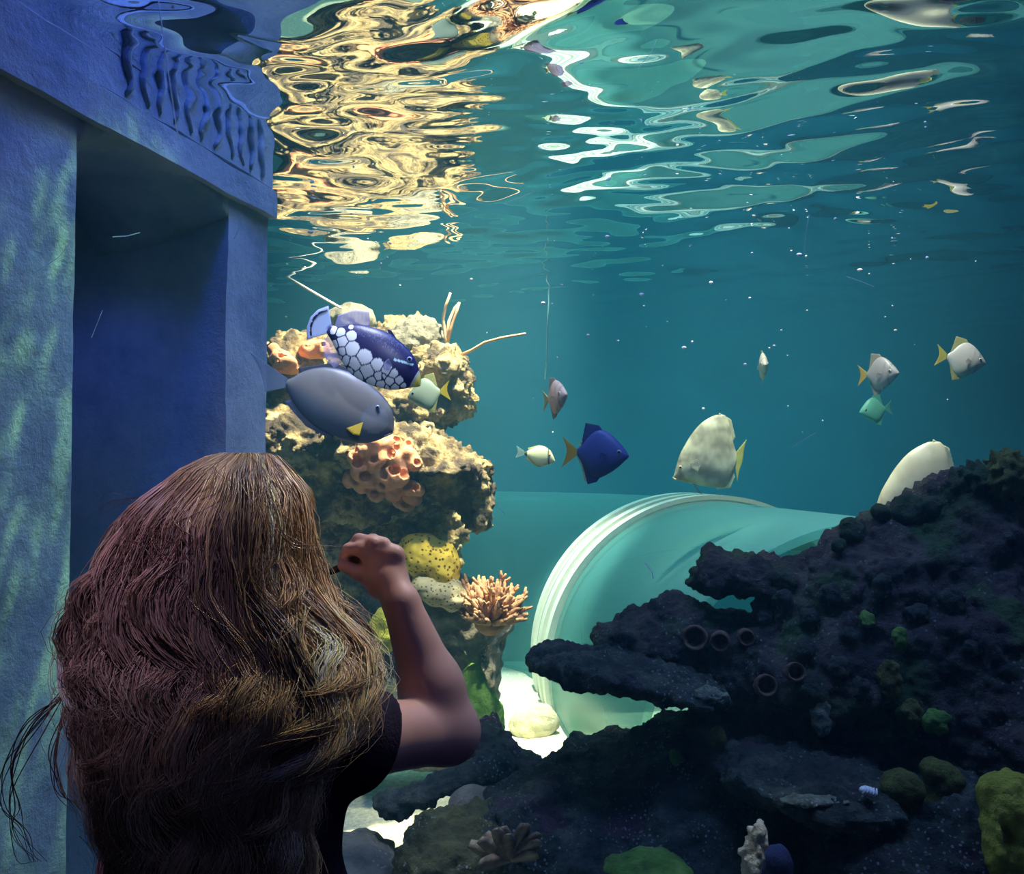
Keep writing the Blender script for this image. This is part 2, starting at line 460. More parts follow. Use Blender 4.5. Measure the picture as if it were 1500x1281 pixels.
# water surface seen from beneath: it mirrors at shallow angles and lets steep light through
m_surf, nt_, _b = new_mat('water_surface')
N_, L_ = nt_.nodes, nt_.links
fr = N_.new('ShaderNodeFresnel'); fr.inputs['IOR'].default_value = 1.333
gl = N_.new('ShaderNodeBsdfGlossy'); gl.inputs['Roughness'].default_value = 0.0; gl.inputs[0].default_value = (0.93, 0.97, 0.97, 1)
tr = N_.new('ShaderNodeBsdfTransparent'); mx = N_.new('ShaderNodeMixShader')
L_.new(fr.outputs[0], mx.inputs[0]); L_.new(tr.outputs[0], mx.inputs[1]); L_.new(gl.outputs[0], mx.inputs[2]); L_.new(mx.outputs[0], N_['Material Output'].inputs['Surface'])
nx, ny = 520, 560
xs = np.linspace(X0, X1, nx); ys = YG + (YB - YG) * np.linspace(0, 1, ny) ** 1.5
gx, gy = np.meshgrid(xs, ys, indexing='ij')
x, y = gx.ravel(), gy.ravel()
z = np.zeros_like(x); wr = np.random.default_rng(5)
wx = x + 0.05 * np.sin(3.1 * y + 1.0) + 0.03 * np.sin(7 * x + 5 * y); wy = y + 0.05 * np.sin(2.7 * x) + 0.03 * np.sin(6 * y - 4 * x)
for lam, amp, n in ((0.75, 0.0036, 4), (0.36, 0.0021, 6), (0.19, 0.0009, 7), (0.10, 0.00030, 7)):
    for _ in range(n):
        a = wr.normal(math.pi / 2, 0.62); k = 2 * math.pi / (lam * wr.uniform(0.75, 1.3))
        z += amp * wr.uniform(0.5, 1.1) * np.sin(k * (wx * math.cos(a) + wy * math.sin(a)) + wr.uniform(0, 6.28))
fade = np.clip(1.25 - (y - YG) / 4.2, 0.30, 1.0)
tag(mesh_obj('water_surface', np.stack([x, y, SURF + z * fade], 1), gridfaces(nx, ny), m_surf), 'rippled underside of the water surface mirroring the reef', 'water surface', kind='structure')

# the water itself
m_wat, nt_, _b = new_mat('tank_water')
N_, L_ = nt_.nodes, nt_.links
N_.remove(_b)
ab = N_.new('ShaderNodeVolumeAbsorption'); ab.inputs['Color'].default_value = (0.05, 0.62, 0.80, 1); ab.inputs['Density'].default_value = 0.10
sc_ = N_.new('ShaderNodeVolumeScatter'); sc_.inputs['Color'].default_value = (0.22, 0.66, 0.85, 1); sc_.inputs['Density'].default_value = 0.045; sc_.inputs['Anisotropy'].default_value = 0.25
ad = N_.new('ShaderNodeAddShader'); L_.new(ab.outputs[0], ad.inputs[0]); L_.new(sc_.outputs[0], ad.inputs[1]); L_.new(ad.outputs[0], N_['Material Output'].inputs['Volume'])
b = MB(); b.box((X0 + 0.001, YG + 0.031, -0.59), (X1 - 0.001, YB - 0.001, 2.0))
tag(b.build('water', m_wat, smooth=False), 'clear blue green water filling the tank', 'water', kind='stuff')

# ------------------------------------------------------------------ the stone gateway in the tank
m_stone = rockmat('blue_grey_stone', [(0.26, 0.29, 0.30), (0.42, 0.45, 0.44), (0.54, 0.56, 0.50)], 5.0, bump=0.35, bscale=30)
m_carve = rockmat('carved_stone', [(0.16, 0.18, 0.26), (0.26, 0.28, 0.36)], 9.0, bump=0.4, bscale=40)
GA = math.atan(0.249)
gdir = Vector((math.sin(GA), math.cos(GA), 0)); gnor = Vector((math.cos(GA), -math.sin(GA), 0)); gnor_in = -gnor
G0 = Vector((-0.837, 1.45, 0)) - gdir * 0.08
gate = empty('stone_gateway', (G0.x, G0.y, SAND))
tag(gate, 'tall carved stone gateway with a dark doorway standing at the edge of the tank', 'gateway')
def wob_box(s0, s1, z0, z1, d0, d1, seed, step=0.035, amp=0.006):
    """a stone block along the gate line: s along it, z up, d depth inward; rough faces"""
    vv, ff, nn = [], [], 0
    S = np.linspace(s0, s1, max(2, int((s1 - s0) / step) + 1)); Z = np.linspace(z0, z1, max(2, int((z1 - z0) / step) + 1)); D = np.linspace(d0, d1, max(2, int((d1 - d0) / step) + 1))
    for A, Bq, mk in ((S, Z, lambda a, b: (a, d0, b)), (S, Z, lambda a, b: (a, d1, b)), (S, D, lambda a, b: (a, b, z0)), (S, D, lambda a, b: (a, b, z1)), (D, Z, lambda a, b: (s0, a, b)), (D, Z, lambda a, b: (s1, a, b))):
        g = np.array([mk(a, b) for a in A for b in Bq]); f = gridfaces(len(A), len(Bq)) + nn
        vv.append(g); ff.append(f); nn += len(g)
    v = np.concatenate(vv); f = np.concatenate(ff)
    nse = np.stack([fbm(v * 6 + seed, 3), fbm(v * 6 + seed + 40, 3), fbm(v * 6 + seed + 80, 3)], 1) * amp
    v = v + nse
    w = np.array(G0)[None] + v[:, :1] * np.array(gdir)[None] + v[:, 1:2] * np.array(gnor_in)[None]
    w[:, 2] = v[:, 2]
    return w, f
def gate_part(name, blocks, m):
    vs, fs, n = [], [], 0
    for i, bl in enumerate(blocks):
        v, f = wob_box(*bl, seed=i * 3.3 + len(name))
        vs.append(v); fs.append(f + n); n += len(v)
    o = mesh_obj(name, np.concatenate(vs) - np.array(gate.location), np.concatenate(fs), m, gate)
    md = o.modifiers.new('bevel', 'EDGE_SPLIT'); md.split_angle = math.radians(50)
    return o
s1, s2, s3 = 0.243, 0.745, 0.928
gate_part('pillar', [(0.03, s1, SAND - 0.02, 1.66, 0.0, 0.55)], m_stone)
gate_part('pillar', [(s2, s3, SAND - 0.02, 1.66, 0.0, 0.70)], m_stone)
gate_part('lintel', [(0.03, s3 + 0.012, 1.645, 1.715, -0.020, 0.70), (0.03, s3 + 0.008, 1.722, 2.15, -0.012, 0.70)], m_stone)
q_ = G0 + gdir * 0.44 + gnor_in * 0.26
spot('doorway_inner_fill', (q_.x, q_.y, 1.50), (q_.x - 0.02, q_.y + 0.12, 0.2), 2.6, (0.07, 0.12, 1.0), 150, 0.9, 0.03)  # invented lamp that fills the recess with blue
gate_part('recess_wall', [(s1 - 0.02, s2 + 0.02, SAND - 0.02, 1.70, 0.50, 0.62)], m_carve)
# rounded corbel under the lintel
cb = MB(); nS = 16
cv = []
for i in range(nS + 1):
    t = i / nS; s = s1 + (s2 - s1) * t
    h = 0.012 + 0.10 * abs(2 * t - 1) ** 3
    for d, zz in ((0.0, 1.66), (0.0, 1.655 - h * 0.5), (0.18, 1.655 - h), (0.36, 1.655 - h * 1.2), (0.36, 1.66)):
        q = G0 + gdir * s + gnor_in * d; cv.append((q.x, q.y, zz))
cf = [(i * 5 + j, (i + 1) * 5 + j, (i + 1) * 5 + (j + 1) % 5, i * 5 + (j + 1) % 5) for i in range(nS) for j in range(5)] + [tuple(range(5)), tuple(nS * 5 + 4 - j for j in range(5))]
cb.add([Vector(q) - gate.location for q in cv], cf); cb.build('corbel', m_stone, gate)
# carved wavy signs along the frieze
for k in range(11):
    s = 0.36 + k * 0.052
    b = MB(); pts = []
    for j in range(15):
        zz = 1.735 + 0.25 * j / 14
        q = G0 + gdir * (s + 0.010 * math.sin(j * 1.25 + k * 1.9) + 0.006 * math.sin(j * 0.6 + k)) + gnor * 0.013
        pts.append(Vector((q.x, q.y, zz)) - gate.location)
    b.tube(pts, [0.004 + 0.009 * math.sin(math.pi * (j + 0.5) / 15) for j in range(15)], 7)
    b.build('carving', m_stone, gate)
for k in range(6):            # joints of the block courses on the plain part of the frieze
    b = MB(); s = 0.04 + k * 0.062
    for zz in (1.80, 1.88):
        b.box((0, 0, 0), (0.055, 0.006, 0.070), Matrix.Translation((G0 + gdir * s + gnor * 0.012 + Vector((0, 0, zz))) - gate.location) @ Matrix.Rotation(math.pi / 2 - GA, 4, 'Z'))
    b.build('frieze_block', m_stone, gate, smooth=False)

# ------------------------------------------------------------------ the viewing tunnel across the tank floor
m_tun, nt_, b_ = new_mat('tunnel_acrylic')
N_, L_ = nt_.nodes, nt_.links
b_.inputs['Base Color'].default_value = (0.16, 0.43, 0.40, 1); b_.inputs['Roughness'].default_value = 0.25; b_.inputs['Specular IOR Level'].default_value = 0.4
t_ = N_.new('ShaderNodeBsdfTransparent'); t_.inputs[0].default_value = (0.80, 0.97, 0.95, 1)
tl_ = N_.new('ShaderNodeBsdfTranslucent'); tl_.inputs[0].default_value = (0.16, 0.44, 0.41, 1)
m1 = N_.new('ShaderNodeMixShader'); m1.inputs[0].default_value = 0.35
m2 = N_.new('ShaderNodeMixShader')
ge_ = N_.new('ShaderNodeNewGeometry'); dt_ = N_.new('ShaderNodeVectorMath'); dt_.operation = 'DOT_PRODUCT'
L_.new(ge_.outputs['Incoming'], dt_.inputs[0]); L_.new(ge_.outputs['Normal'], dt_.inputs[1])
def mth(op, a, c=None):
    n = N_.new('ShaderNodeMath'); n.operation = op
    for i_, q in enumerate((a, c)):
        if q is None: continue
        if isinstance(q, (int, float)): n.inputs[i_].default_value = q
        else: L_.new(q, n.inputs[i_])
    return n.outputs[0]
cosv = mth('MAXIMUM', mth('ABSOLUTE', dt_.outputs['Value']), 0.04)
film = mth('EXPONENT', mth('DIVIDE', -0.20, cosv))          # share of light passing straight through
L_.new(b_.outputs[0], m1.inputs[1]); L_.new(tl_.outputs[0], m1.inputs[2]); L_.new(m1.outputs[0], m2.inputs[1]); L_.new(t_.outputs[0], m2.inputs[2]); L_.new(film, m2.inputs[0]); L_.new(m2.outputs[0], N_['Material Output'].inputs['Surface'])
m_ring = simple('white_joint', (0.90, 0.88, 0.74), 0.5, 0.3, 0.06, 30)
m_seal = simple('grey_seal', (0.42, 0.46, 0.40), 0.7, 0.2)
TR = 0.88
tdir = Vector((-0.118, 1.0, 0)).normalized()
TC = Vector((1.045, 5.0, -0.062))
BEND0, BENDR, TURN = 0.30, 1.9, math.radians(78)
def tun_frame(s):
    """the tunnel runs straight past the ring, then bends away behind the lit reef"""
    a0 = math.atan2(tdir.y, tdir.x)
    if s <= BEND0: return TC + tdir * s, tdir
    c = TC + tdir * BEND0; left = Vector((-tdir.y, tdir.x, 0)); o = c + left * BENDR
    ph = min((s - BEND0) / BENDR, TURN); rest = max(0.0, s - BEND0 - BENDR * TURN)
    t = Vector((math.cos(a0 + ph), math.sin(a0 + ph), 0))
    return o + Vector((t.y, -t.x, 0)) * BENDR + t * rest, t
def tun_pt(s, a, r):
    c, t = tun_frame(s); side = Vector((t.y, -t.x, 0))
    return c + side * (r * math.cos(a)) + Vector((0, 0, r * math.sin(a)))
tun = empty('viewing_tunnel', (TC.x, TC.y, SAND)); tl0 = tun.location
tag(tun, 'clear curved acrylic visitor tunnel lying across the tank floor behind the dark reef', 'tunnel')
def tun_shell(name, s0, s1, r0, r1, m, na=72, a0=-0.30, a1=math.pi + 0.30, parent=tun, ns=2):
    vs, fs = [], []
    A = np.linspace(a0, a1, na); S = np.linspace(s0, s1, ns)
    rows = [(s, r1) for s in S] + [(s, r0) for s in S[::-1]]; n = len(rows)
    for s, r in rows: vs += [tun_pt(s, a, r) - tl0 for a in A]
    for k in range(n):
        p, q = k * na, ((k + 1) % n) * na
        for i in range(na - 1): fs.append((p + i, p + i + 1, q + i + 1, q + i))
    for k in range(ns - 1):
        a, b_, c, d = k * na, (k + 1) * na, (n - 2 - k) * na, (n - 1 - k) * na
        fs += [(a, b_, c, d), (a + na - 1, d + na - 1, c + na - 1, b_ + na - 1)]
    o = mesh_obj(name, vs, fs, m, parent)
    md = o.modifiers.new('split', 'EDGE_SPLIT'); md.split_angle = math.radians(40)
    return o
tun_shell('acrylic_arch', -1.95, 4.3, TR - 0.03, TR, m_tun, ns=56)
ring = tun_shell('joint_ring', -0.26, 0.26, TR - 0.02, TR + 0.018, m_ring)
for s in (-0.22, -0.03, 0.20):
    tun_shell('rib', s - 0.045, s + 0.045, TR + 0.012, TR + 0.036, m_ring, parent=ring)
for s in (-0.125, 0.085):
    tun_shell('seal', s - 0.03, s + 0.03, TR + 0.012, TR + 0.022, m_seal, parent=ring)

# ------------------------------------------------------------------ rocks
ALLV = []
def E(px, py, Y, rx, ry, dep, tilt=0.0):
    c = P(px, py, Y); r = (rx * Y / F, dep, ry * Y / F)
    M = Matrix.Rotation(math.radians(tilt), 3, 'Y')
    return (tuple(c), r, M)
def rock(name, label, cat, prs, m, k=0.06, h=0.011, warp=0.05, wf=4.5, rough=((0.014, 14, 'f'), (0.010, 22, 'w')), strata=0.0, origin=None, group=None, carve=(), parent=None, floor=True):
    lo, hi = bounds([(c, r) for c, r, M in prs], 0.10 + warp)
    if floor: lo[2] = max(lo[2], SAND - 0.08)
    base = union([ell(c, r, M) for c, r, M in prs], k)
    cuts = [ell(c, r, M) for c, r, M in carve]
    seed = (len(ALLV) * 3.7) % 50
    def fn(p):
        d = base(p) + warp * fbm(p * wf + seed, 3)
        if strata: d = d + strata * np.sin(p[:, 2] * 85 + 6 * perlin(p * 3 + seed))
        for c in cuts: d = np.maximum(d, -c(p))
        return d
    v, f = field_mesh(fn, lo, hi, h, 2.2)
    n = normals(v, f)
    for amp, fr, kind in rough:
        if kind == 'f': v = v + n * (amp * fbm(v * fr + seed, 3))[:, None]
        elif kind == 'r': v = v + n * (amp * (0.4 - np.abs(fbm(v * fr + seed, 3)) * 1.6))[:, None]
        else: v = v + n * (amp * (0.55 - worley(v * fr + seed) * 1.3))[:, None]
    ALLV.append(v)
    if origin is None: origin = ((lo + hi) / 2)[0], ((lo + hi) / 2)[1], v[:, 2].min()
    o = mesh_obj(name, v, f, m, parent, origin)
    if parent is None: tag(o, label, cat, group)
    return o
def front(px, py, rad=9, near=0.0, V=None):
    """distance at which a sight line first meets the rocks built so far"""
    best = None
    for v in (V or ALLV):
        y = v[:, 1]; a = v[:, 0]; zz = v[:, 2] - 1.0
        w = zz * SP + y * CP; u = zz * CP - y * SP
        sx = 750 + F * a / w; sy = 640.5 - F * u / w
        ok = (np.abs(sx - px) < rad) & (np.abs(sy - py) < rad) & (y > near)
        if ok.any():
            b = y[ok].min(); best = b if best is None else min(best, b)
    return best if best is not None else 3.0

CR = (0.86, 0.70, 0.38)
m_crust = rockmat('golden_crust', [(0.07, 0.055, 0.045), (0.30, 0.21, 0.11), (0.70, 0.54, 0.27), (0.86, 0.76, 0.50)], 10.0, bump=1.0, bscale=55, patch=(0.10, 0.075, 0.06), patch_scale=7, patch_pos=0.52)
m_greyrock = rockmat('grey_reef_rock', [(0.10, 0.09, 0.08), (0.24, 0.22, 0.18), (0.36, 0.33, 0.27)], 9.0, bump=0.9, bscale=45, fleck=(0.5, 0.46, 0.36), fleck_scale=70)
m_under = rockmat('shaded_reef_rock', [(0.05, 0.05, 0.06), (0.12, 0.11, 0.10), (0.20, 0.18, 0.14)], 7.0, bump=0.8, bscale=40, fleck=(0.5, 0.42, 0.25), fleck_scale=50, fleck_size=0.15)
m_dark = rockmat('dark_reef_rock', [(0.012, 0.012, 0.022), (0.06, 0.05, 0.052), (0.15, 0.125, 0.10)], 7.0, bump=1.0, bscale=42, fleck=(0.20, 0.23, 0.22), fleck_scale=60, fleck_size=0.16, patch=(0.05, 0.10, 0.035), patch_scale=4.5, patch_pos=0.58)
m_dark2 = rockmat('speckled_dark_rock', [(0.010, 0.015, 0.022), (0.055, 0.068, 0.06), (0.15, 0.17, 0.13)], 9.0, bump=1.0, bscale=55, fleck=(0.26, 0.33, 0.33), fleck_scale=75, fleck_size=0.20, patch=(0.08, 0.04, 0.07), patch_scale=5.0, patch_pos=0.60)
m_green = rockmat('green_algae', [(0.04, 0.10, 0.03), (0.16, 0.34, 0.06), (0.30, 0.50, 0.12)], 14.0, bump=0.9, bscale=60)
m_olive = rockmat('olive_sponge', [(0.05, 0.06, 0.02), (0.15, 0.17, 0.04), (0.26, 0.28, 0.07)], 14.0, bump=0.9, bscale=60)
m_yelgreen = rockmat('yellow_green_sponge', [(0.20, 0.22, 0.03), (0.46, 0.46, 0.06), (0.62, 0.60, 0.12)], 12.0, bump=0.8, bscale=60)
m_paler = rockmat('sandy_rock', [(0.48, 0.42, 0.26), (0.66, 0.58, 0.38), (0.80, 0.74, 0.54)], 6.0, bump=0.7, bscale=40)

rock('reef_rock', 'sunlit golden crusted reef top beneath the spotted triggerfish', 'reef rock',
     [E(520, 545, 3.75, 150, 60, .30), E(648, 545, 3.52, 42, 42, .16), E(668, 575, 3.5, 26, 22, .12), E(430, 545, 3.6, 52, 62, .22), E(590, 510, 3.8, 55, 45, .2), E(560, 600, 3.55, 130, 45, .24)],
     m_crust, rough=((0.016, 14, 'f'), (0.028, 14, 'w'), (0.020, 28, 'w'), (0.012, 50, 'w'), (0.007, 80, 'f')), h=0.0075)
rock('reef_rock', 'broad golden ledge with shaded underside below the grey surgeonfish', 'reef rock',
     [E(440, 650, 3.45, 95, 55, .25), E(545, 655, 3.35, 90, 52, .25), E(615, 668, 3.38, 58, 46, .22), E(690, 705, 3.42, 33, 48, .17), E(702, 748, 3.42, 22, 34, .10), E(630, 690, 3.3, 70, 18, .2), E(520, 790, 3.85, 170, 120, .20), E(535, 715, 3.62, 130, 60, .22), E(655, 700, 3.45, 45, 40, .2)],
     m_crust, rough=((0.016, 14, 'f'), (0.028, 14, 'w'), (0.020, 28, 'w'), (0.012, 50, 'w'), (0.007, 80, 'f')), h=0.0075)
rock('reef_rock', 'grey rounded boulder capping the lit reef under the trigger tail', 'reef rock',
     [E(513, 470, 3.85, 38, 26, .12)], m_greyrock, warp=0.02, h=0.008)
rock('lump_coral', 'grey knobbly coral head on the reef top beside the sea whips', 'coral',
     [E(612, 495, 3.66, 38, 34, .12), E(590, 512, 3.62, 34, 26, .1)], m_greyrock, warp=0.02, h=0.008, rough=((0.016, 30, 'w'), (0.008, 60, 'w')))
rock('reef_rock', 'grey reef pillar standing on the sand under the branching coral', 'reef rock',
     [E(665, 950, 3.60, 76, 105, .24), E(610, 1040, 3.60, 110, 80, .25), E(690, 905, 3.55, 52, 50, .18), E(640, 890, 3.55, 60, 50, .2), E(560, 970, 3.7, 70, 110, .2)],
     m_greyrock, strata=0.004)
rock('algae_rock', 'bright green algae crust at the foot of the grey reef pillar', 'algae',
     [E(704, 1055, 3.38, 32, 48, .10), E(690, 1010, 3.38, 24, 40, .08)], m_green, warp=0.03, h=0.009)
rock('sand_rock', 'pale sandy boulder lying on the spotlit sand', 'rock',
     [E(788, 1058, 4.3, 32, 24, .09), E(768, 1066, 4.3, 20, 14, .07)], m_paler, warp=0.03)

DR = ((0.022, 10, 'f'), (0.026, 14, 'w'), (0.016, 28, 'w'), (0.010, 52, 'w'))
rock('reef_rock', 'large dark sloping reef filling the corner below the half hidden batfish', 'reef rock',
     [E(1360, 850, 2.50, 170, 110, .26), E(1450, 770, 2.45, 110, 85, .24), E(1280, 880, 2.5, 110, 90, .25), E(1250, 980, 2.45, 200, 95, .28), E(1420, 980, 2.35, 160, 140, .30), E(1200, 900, 2.55, 90, 70, .22), E(1480, 1080, 2.2, 120, 120, .3), E(1150, 1085, 2.58, 170, 62, .22), E(1330, 1120, 2.4, 130, 60, .2)],
     m_dark, rough=DR, h=0.0085)
rock('reef_ledge', 'dark snout shaped ledge jutting over the tunnel above a bright gap', 'reef rock',
     [E(1072, 842, 2.62, 48, 24, .16), E(1048, 824, 2.62, 24, 18, .10), E(1135, 844, 2.62, 66, 27, .18), E(1195, 855, 2.6, 55, 34, .2), E(1030, 850, 2.6, 20, 11, .08)],
     m_dark, warp=0.04, rough=DR, h=0.008)
rock('reef_ledge', 'dark middle ledge with ring shaped shells on its face', 'reef rock',
     [E(905, 935, 2.66, 42, 18, .14), E(985, 930, 2.62, 90, 40, .2), E(1100, 950, 2.58, 105, 44, .24), E(1000, 903, 2.62, 30, 14, .12), E(968, 898, 2.62, 20, 14, .08), E(1150, 1000, 2.5, 110, 50, .24)],
     m_dark, warp=0.04, rough=DR, h=0.008)
rock('reef_ledge', 'lowest flat dark ledge pointing over the bright sand with a pale lit tip', 'reef rock',
     [E(835, 972, 2.50, 62, 20, .16, 6), E(920, 985, 2.44, 90, 28, .20, 8), E(1000, 1010, 2.36, 62, 20, .18, 6)],
     m_dark2, warp=0.025, rough=((0.014, 12, 'f'), (0.016, 20, 'w'), (0.012, 40, 'w'), (0.006, 80, 'f')), h=0.007)
rock('reef_rock', 'speckled dark rubble mound in front of the bright sand', 'reef rock',
     [E(785, 1160, 2.75, 80, 42, .25), E(905, 1146, 2.65, 115, 58, .28), E(1020, 1150, 2.5, 130, 80, .3), E(985, 1085, 2.6, 60, 30, .2), E(860, 1220, 2.45, 180, 70, .3), E(1010, 1250, 2.3, 150, 70, .3), E(715, 1110, 2.85, 38, 55, .18)],
     m_dark2, rough=DR, h=0.0085)
rock('reef_ledge', 'wide flat dark plate with a pale lip and a small white shell on it', 'reef rock',
     [E(1190, 1148, 2.10, 115, 25, .24, 6), E(1130, 1130, 2.2, 80, 26, .2), E(1260, 1165, 2.1, 60, 24, .2)],
     m_dark2, warp=0.022, rough=((0.014, 12, 'f'), (0.014, 24, 'w'), (0.010, 48, 'w'), (0.006, 80, 'f')), h=0.007)
rock('reef_rock', 'dark rubble slope under the mushroom corals at the bottom edge', 'reef rock',
     [E(1370, 1225, 1.98, 110, 50, .22), E(1235, 1235, 2.3, 95, 60, .16), E(1300, 1240, 2.14, 80, 46, .2), E(1300, 1265, 1.95, 90, 45, .2), E(1420, 1180, 2.02, 70, 45, .2), E(1440, 1290, 1.9, 100, 50, .2)],
     m_dark2, warp=0.03, rough=DR, h=0.009)
rock('reef_branch', 'knobbly dark rock branch reaching out over the pale sand', 'reef rock',
     [E(575, 1178, 2.62, 26, 17, .06, -12), E(625, 1160, 2.62, 42, 19, .07, -20), E(680, 1138, 2.66, 42, 20, .08, -14), E(590, 1190, 2.62, 14, 10, .05), E(725, 1122, 2.7, 30, 24, .1)],
     m_dark2, k=0.03, warp=0.018, wf=9, rough=((0.010, 24, 'f'), (0.014, 34, 'w')), h=0.006, floor=False)
rock('boulder', 'smooth round grey boulder tucked below the rock branch', 'rock',
     [E(690, 1180, 2.58, 34, 30, .08), E(722, 1178, 2.60, 24, 26, .07)], m_greyrock, k=0.012, warp=0.010, rough=((0.004, 20, 'f'),), h=0.007)
rock('reef_rock', 'olive and dark weedy rock at the bottom edge beside the pale sand', 'reef rock',
     [E(660, 1250, 2.35, 62, 52, .18), E(720, 1235, 2.38, 60, 45, .18), E(630, 1275, 2.3, 40, 40, .15)],
     rockmat('weedy_rock', [(0.03, 0.035, 0.03), (0.10, 0.10, 0.04), (0.18, 0.17, 0.07)], 10.0, bump=1.0, bscale=55, fleck=(0.4, 0.5, 0.5), fleck_scale=80), warp=0.03, rough=DR, h=0.008)
rock('reef_rock', 'blue grey rock on the sand beside the dark shirt', 'reef rock',
     [E(532, 1282, 2.55, 50, 44, .18), E(500, 1275, 2.6, 40, 44, .18)], m_greyrock, warp=0.03, h=0.01)
rock('mushroom_coral', 'domed grey green mushroom coral beside the small white shell', 'coral',
     [E(1322, 1155, 1.95, 30, 28, .045), E(1325, 1185, 1.95, 16, 26, .03)], m_olive, k=0.02, warp=0.006, wf=14, rough=((0.005, 40, 'w'),), h=0.004)
rock('mushroom_coral', 'double lobed grey green mushroom coral behind the domed one', 'coral',
     [E(1368, 1130, 2.0, 18, 18, .04), E(1388, 1140, 2.0, 20, 20, .04), E(1375, 1175, 2.0, 24, 40, .04)], m_olive, k=0.02, warp=0.006, wf=14, rough=((0.005, 40, 'w'),), h=0.004)
rock('green_sponge', 'thick yellow green sponge rising at the bottom corner', 'sponge',
     [E(1480, 1175, 1.78, 42, 40, .07), E(1495, 1235, 1.78, 45, 70, .08), E(1455, 1240, 1.76, 12, 52, .04)], m_yelgreen, k=0.02, warp=0.02, wf=9, rough=((0.008, 24, 'f'), (0.006, 44, 'w')), h=0.006)
rock('green_sponge', 'low bright green sponge at the bottom of the rubble mound', 'sponge',
     [E(950, 1275, 2.0, 62, 18, .1)], m_green, warp=0.015, wf=9, h=0.006)

def lump(name, label, cat, px, py, r, m, ry=None, dep=None, group=None, sink=0.3, rough=((0.010, 34, 'w'), (0.006, 70, 'f')), warp=0.014):
    Y = front(px, py, 12); rm = r * Y / F
    ry = ry or r
    return rock(name, label, cat, [E(px, py, Y + rm * sink, r, ry, dep or rm)], m, warp=warp, wf=14, rough=rough, h=max(0.004, rm / 9), group=group, floor=False)
for px, py, r, l in ((1292, 752, 17, 'lowest dark knob of coral in front of the half hidden batfish'), (1330, 748, 25, 'biggest dark round knob of coral covering the belly of the half hidden batfish'),
                     (1365, 742, 15, 'small dark knob of coral under the tail of the half hidden batfish'), (1250, 778, 19, 'brown round knob of coral on the shoulder of the large dark reef'), (1228, 800, 12, 'smallest brown knob where the reef shoulder meets the tunnel')):
    lump('knob_coral', l, 'coral', px, py, r, m_dark, rough=((0.006, 34, 'w'), (0.004, 12, 'f')))
lump('algae_tuft', 'bright lime green algae tuft on the dark reef face', 'algae', 1322, 940, 9, m_green, ry=22)
lump('sponge_lump', 'round moss green sponge on the dark reef face above the lime tuft', 'sponge', 1270, 908, 14, m_green)
lump('sponge_lump', 'long olive sponge finger hanging on the dark reef face', 'sponge', 1300, 1000, 15, m_olive, ry=34)
lump('sponge_lump', 'large yellow olive sponge ball at the end of the hanging finger', 'sponge', 1333, 1048, 24, m_olive)
lump('sponge_lump', 'dark green sponge ball beside the large yellow olive one', 'sponge', 1372, 1060, 17, m_green)
lump('sponge_lump', 'small light green sponge on top of the rubble mound', 'sponge', 988, 1112, 11, m_green)
lump('sponge_lump', 'yellow green tuft on the rubble mound below the pale ledge tip', 'sponge', 1052, 1078, 13, m_olive, ry=16)
lump('leafy_clump', 'dark brown leafy coral crowning the large dark reef', 'coral', 1430, 705, 36, m_dark, ry=26, dep=0.08, rough=((0.03, 36, 'w'), (0.012, 60, 'w')), warp=0.02)
lump('leafy_clump', 'olive leafy coral at the top corner of the large dark reef', 'coral', 1475, 695, 34, m_olive, ry=36, dep=0.08, rough=((0.03, 36, 'w'), (0.012, 60, 'w')), warp=0.02)

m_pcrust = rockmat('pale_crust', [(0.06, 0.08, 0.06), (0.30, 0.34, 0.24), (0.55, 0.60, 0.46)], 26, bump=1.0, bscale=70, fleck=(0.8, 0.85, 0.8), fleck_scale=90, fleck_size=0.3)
lump('crust_lump', 'pale speckled crust drawn as the lit tip of the lowest flat ledge', 'coral', 1042, 1018, 24, m_pcrust, ry=11, dep=0.03, sink=0.5)  # lit look of the ledge tip put into a pale crust lump
lump('crust_lump', 'long pale green crust drawn as light along the front lip of the wide flat plate', 'coral', 1185, 1172, 58, m_pcrust, ry=7, dep=0.03, sink=0.25)  # pale strip standing in for the lit lip of the plate
lump('crust_lump', 'green speckled crust beside the dark reef face above the wide plate', 'coral', 1205, 1050, 16, m_pcrust, ry=30, dep=0.03, sink=0.5)
for px, py, q in ((1150, 880, 15), (1185, 905, 12), (1215, 872, 17), (1245, 935, 13), (1180, 950, 16), (1228, 978, 14), (1290, 860, 16), (1340, 900, 18), (1262, 1010, 15), (1395, 880, 17), (1420, 950, 15), (1120, 905, 11)):
    lump('lump_coral', 'small dark knob of coral studding the face of the large dark reef', 'coral', px, py, q, m_dark2, group='dark knobs on the large dark reef', rough=((0.010, 30, 'w'), (0.006, 60, 'f')))
# small white shell and a pale piece standing in for bright sand below the plate
m_white = simple('white_shell', (0.85, 0.85, 0.82), 0.5, 0.3)
Y = front(1271, 1163, 10) - 0.01
b = MB(); c = P(1271, 1160, Y); b.ball((0, 0, 0), (0.020, 0.012, 0.011), 14, 10)
for k in range(5): b.tube([(-0.016 + 0.007 * k, -0.006, -0.008), (-0.014 + 0.007 * k, -0.0125, 0.002), (-0.012 + 0.007 * k, -0.004, 0.011)], 0.0018, 6)
o = b.build('shell', m_white); o.location = c; o.rotation_euler = (0, 0.3, 0.2)
tag(o, 'small white shell lying on the flat dark plate', 'shell')
rock('sand_sliver', 'upright pale cream piece standing in for a sliver of bright sand below the plate', 'coral',
     [E(1114, 1214, 1.80, 9, 12, .02), E(1108, 1238, 1.80, 11, 24, .025), E(1100, 1275, 1.80, 14, 40, .03)], m_paler, k=0.02, warp=0.014, wf=22, rough=((0.008, 44, 'w'), (0.005, 90, 'f')), h=0.003)
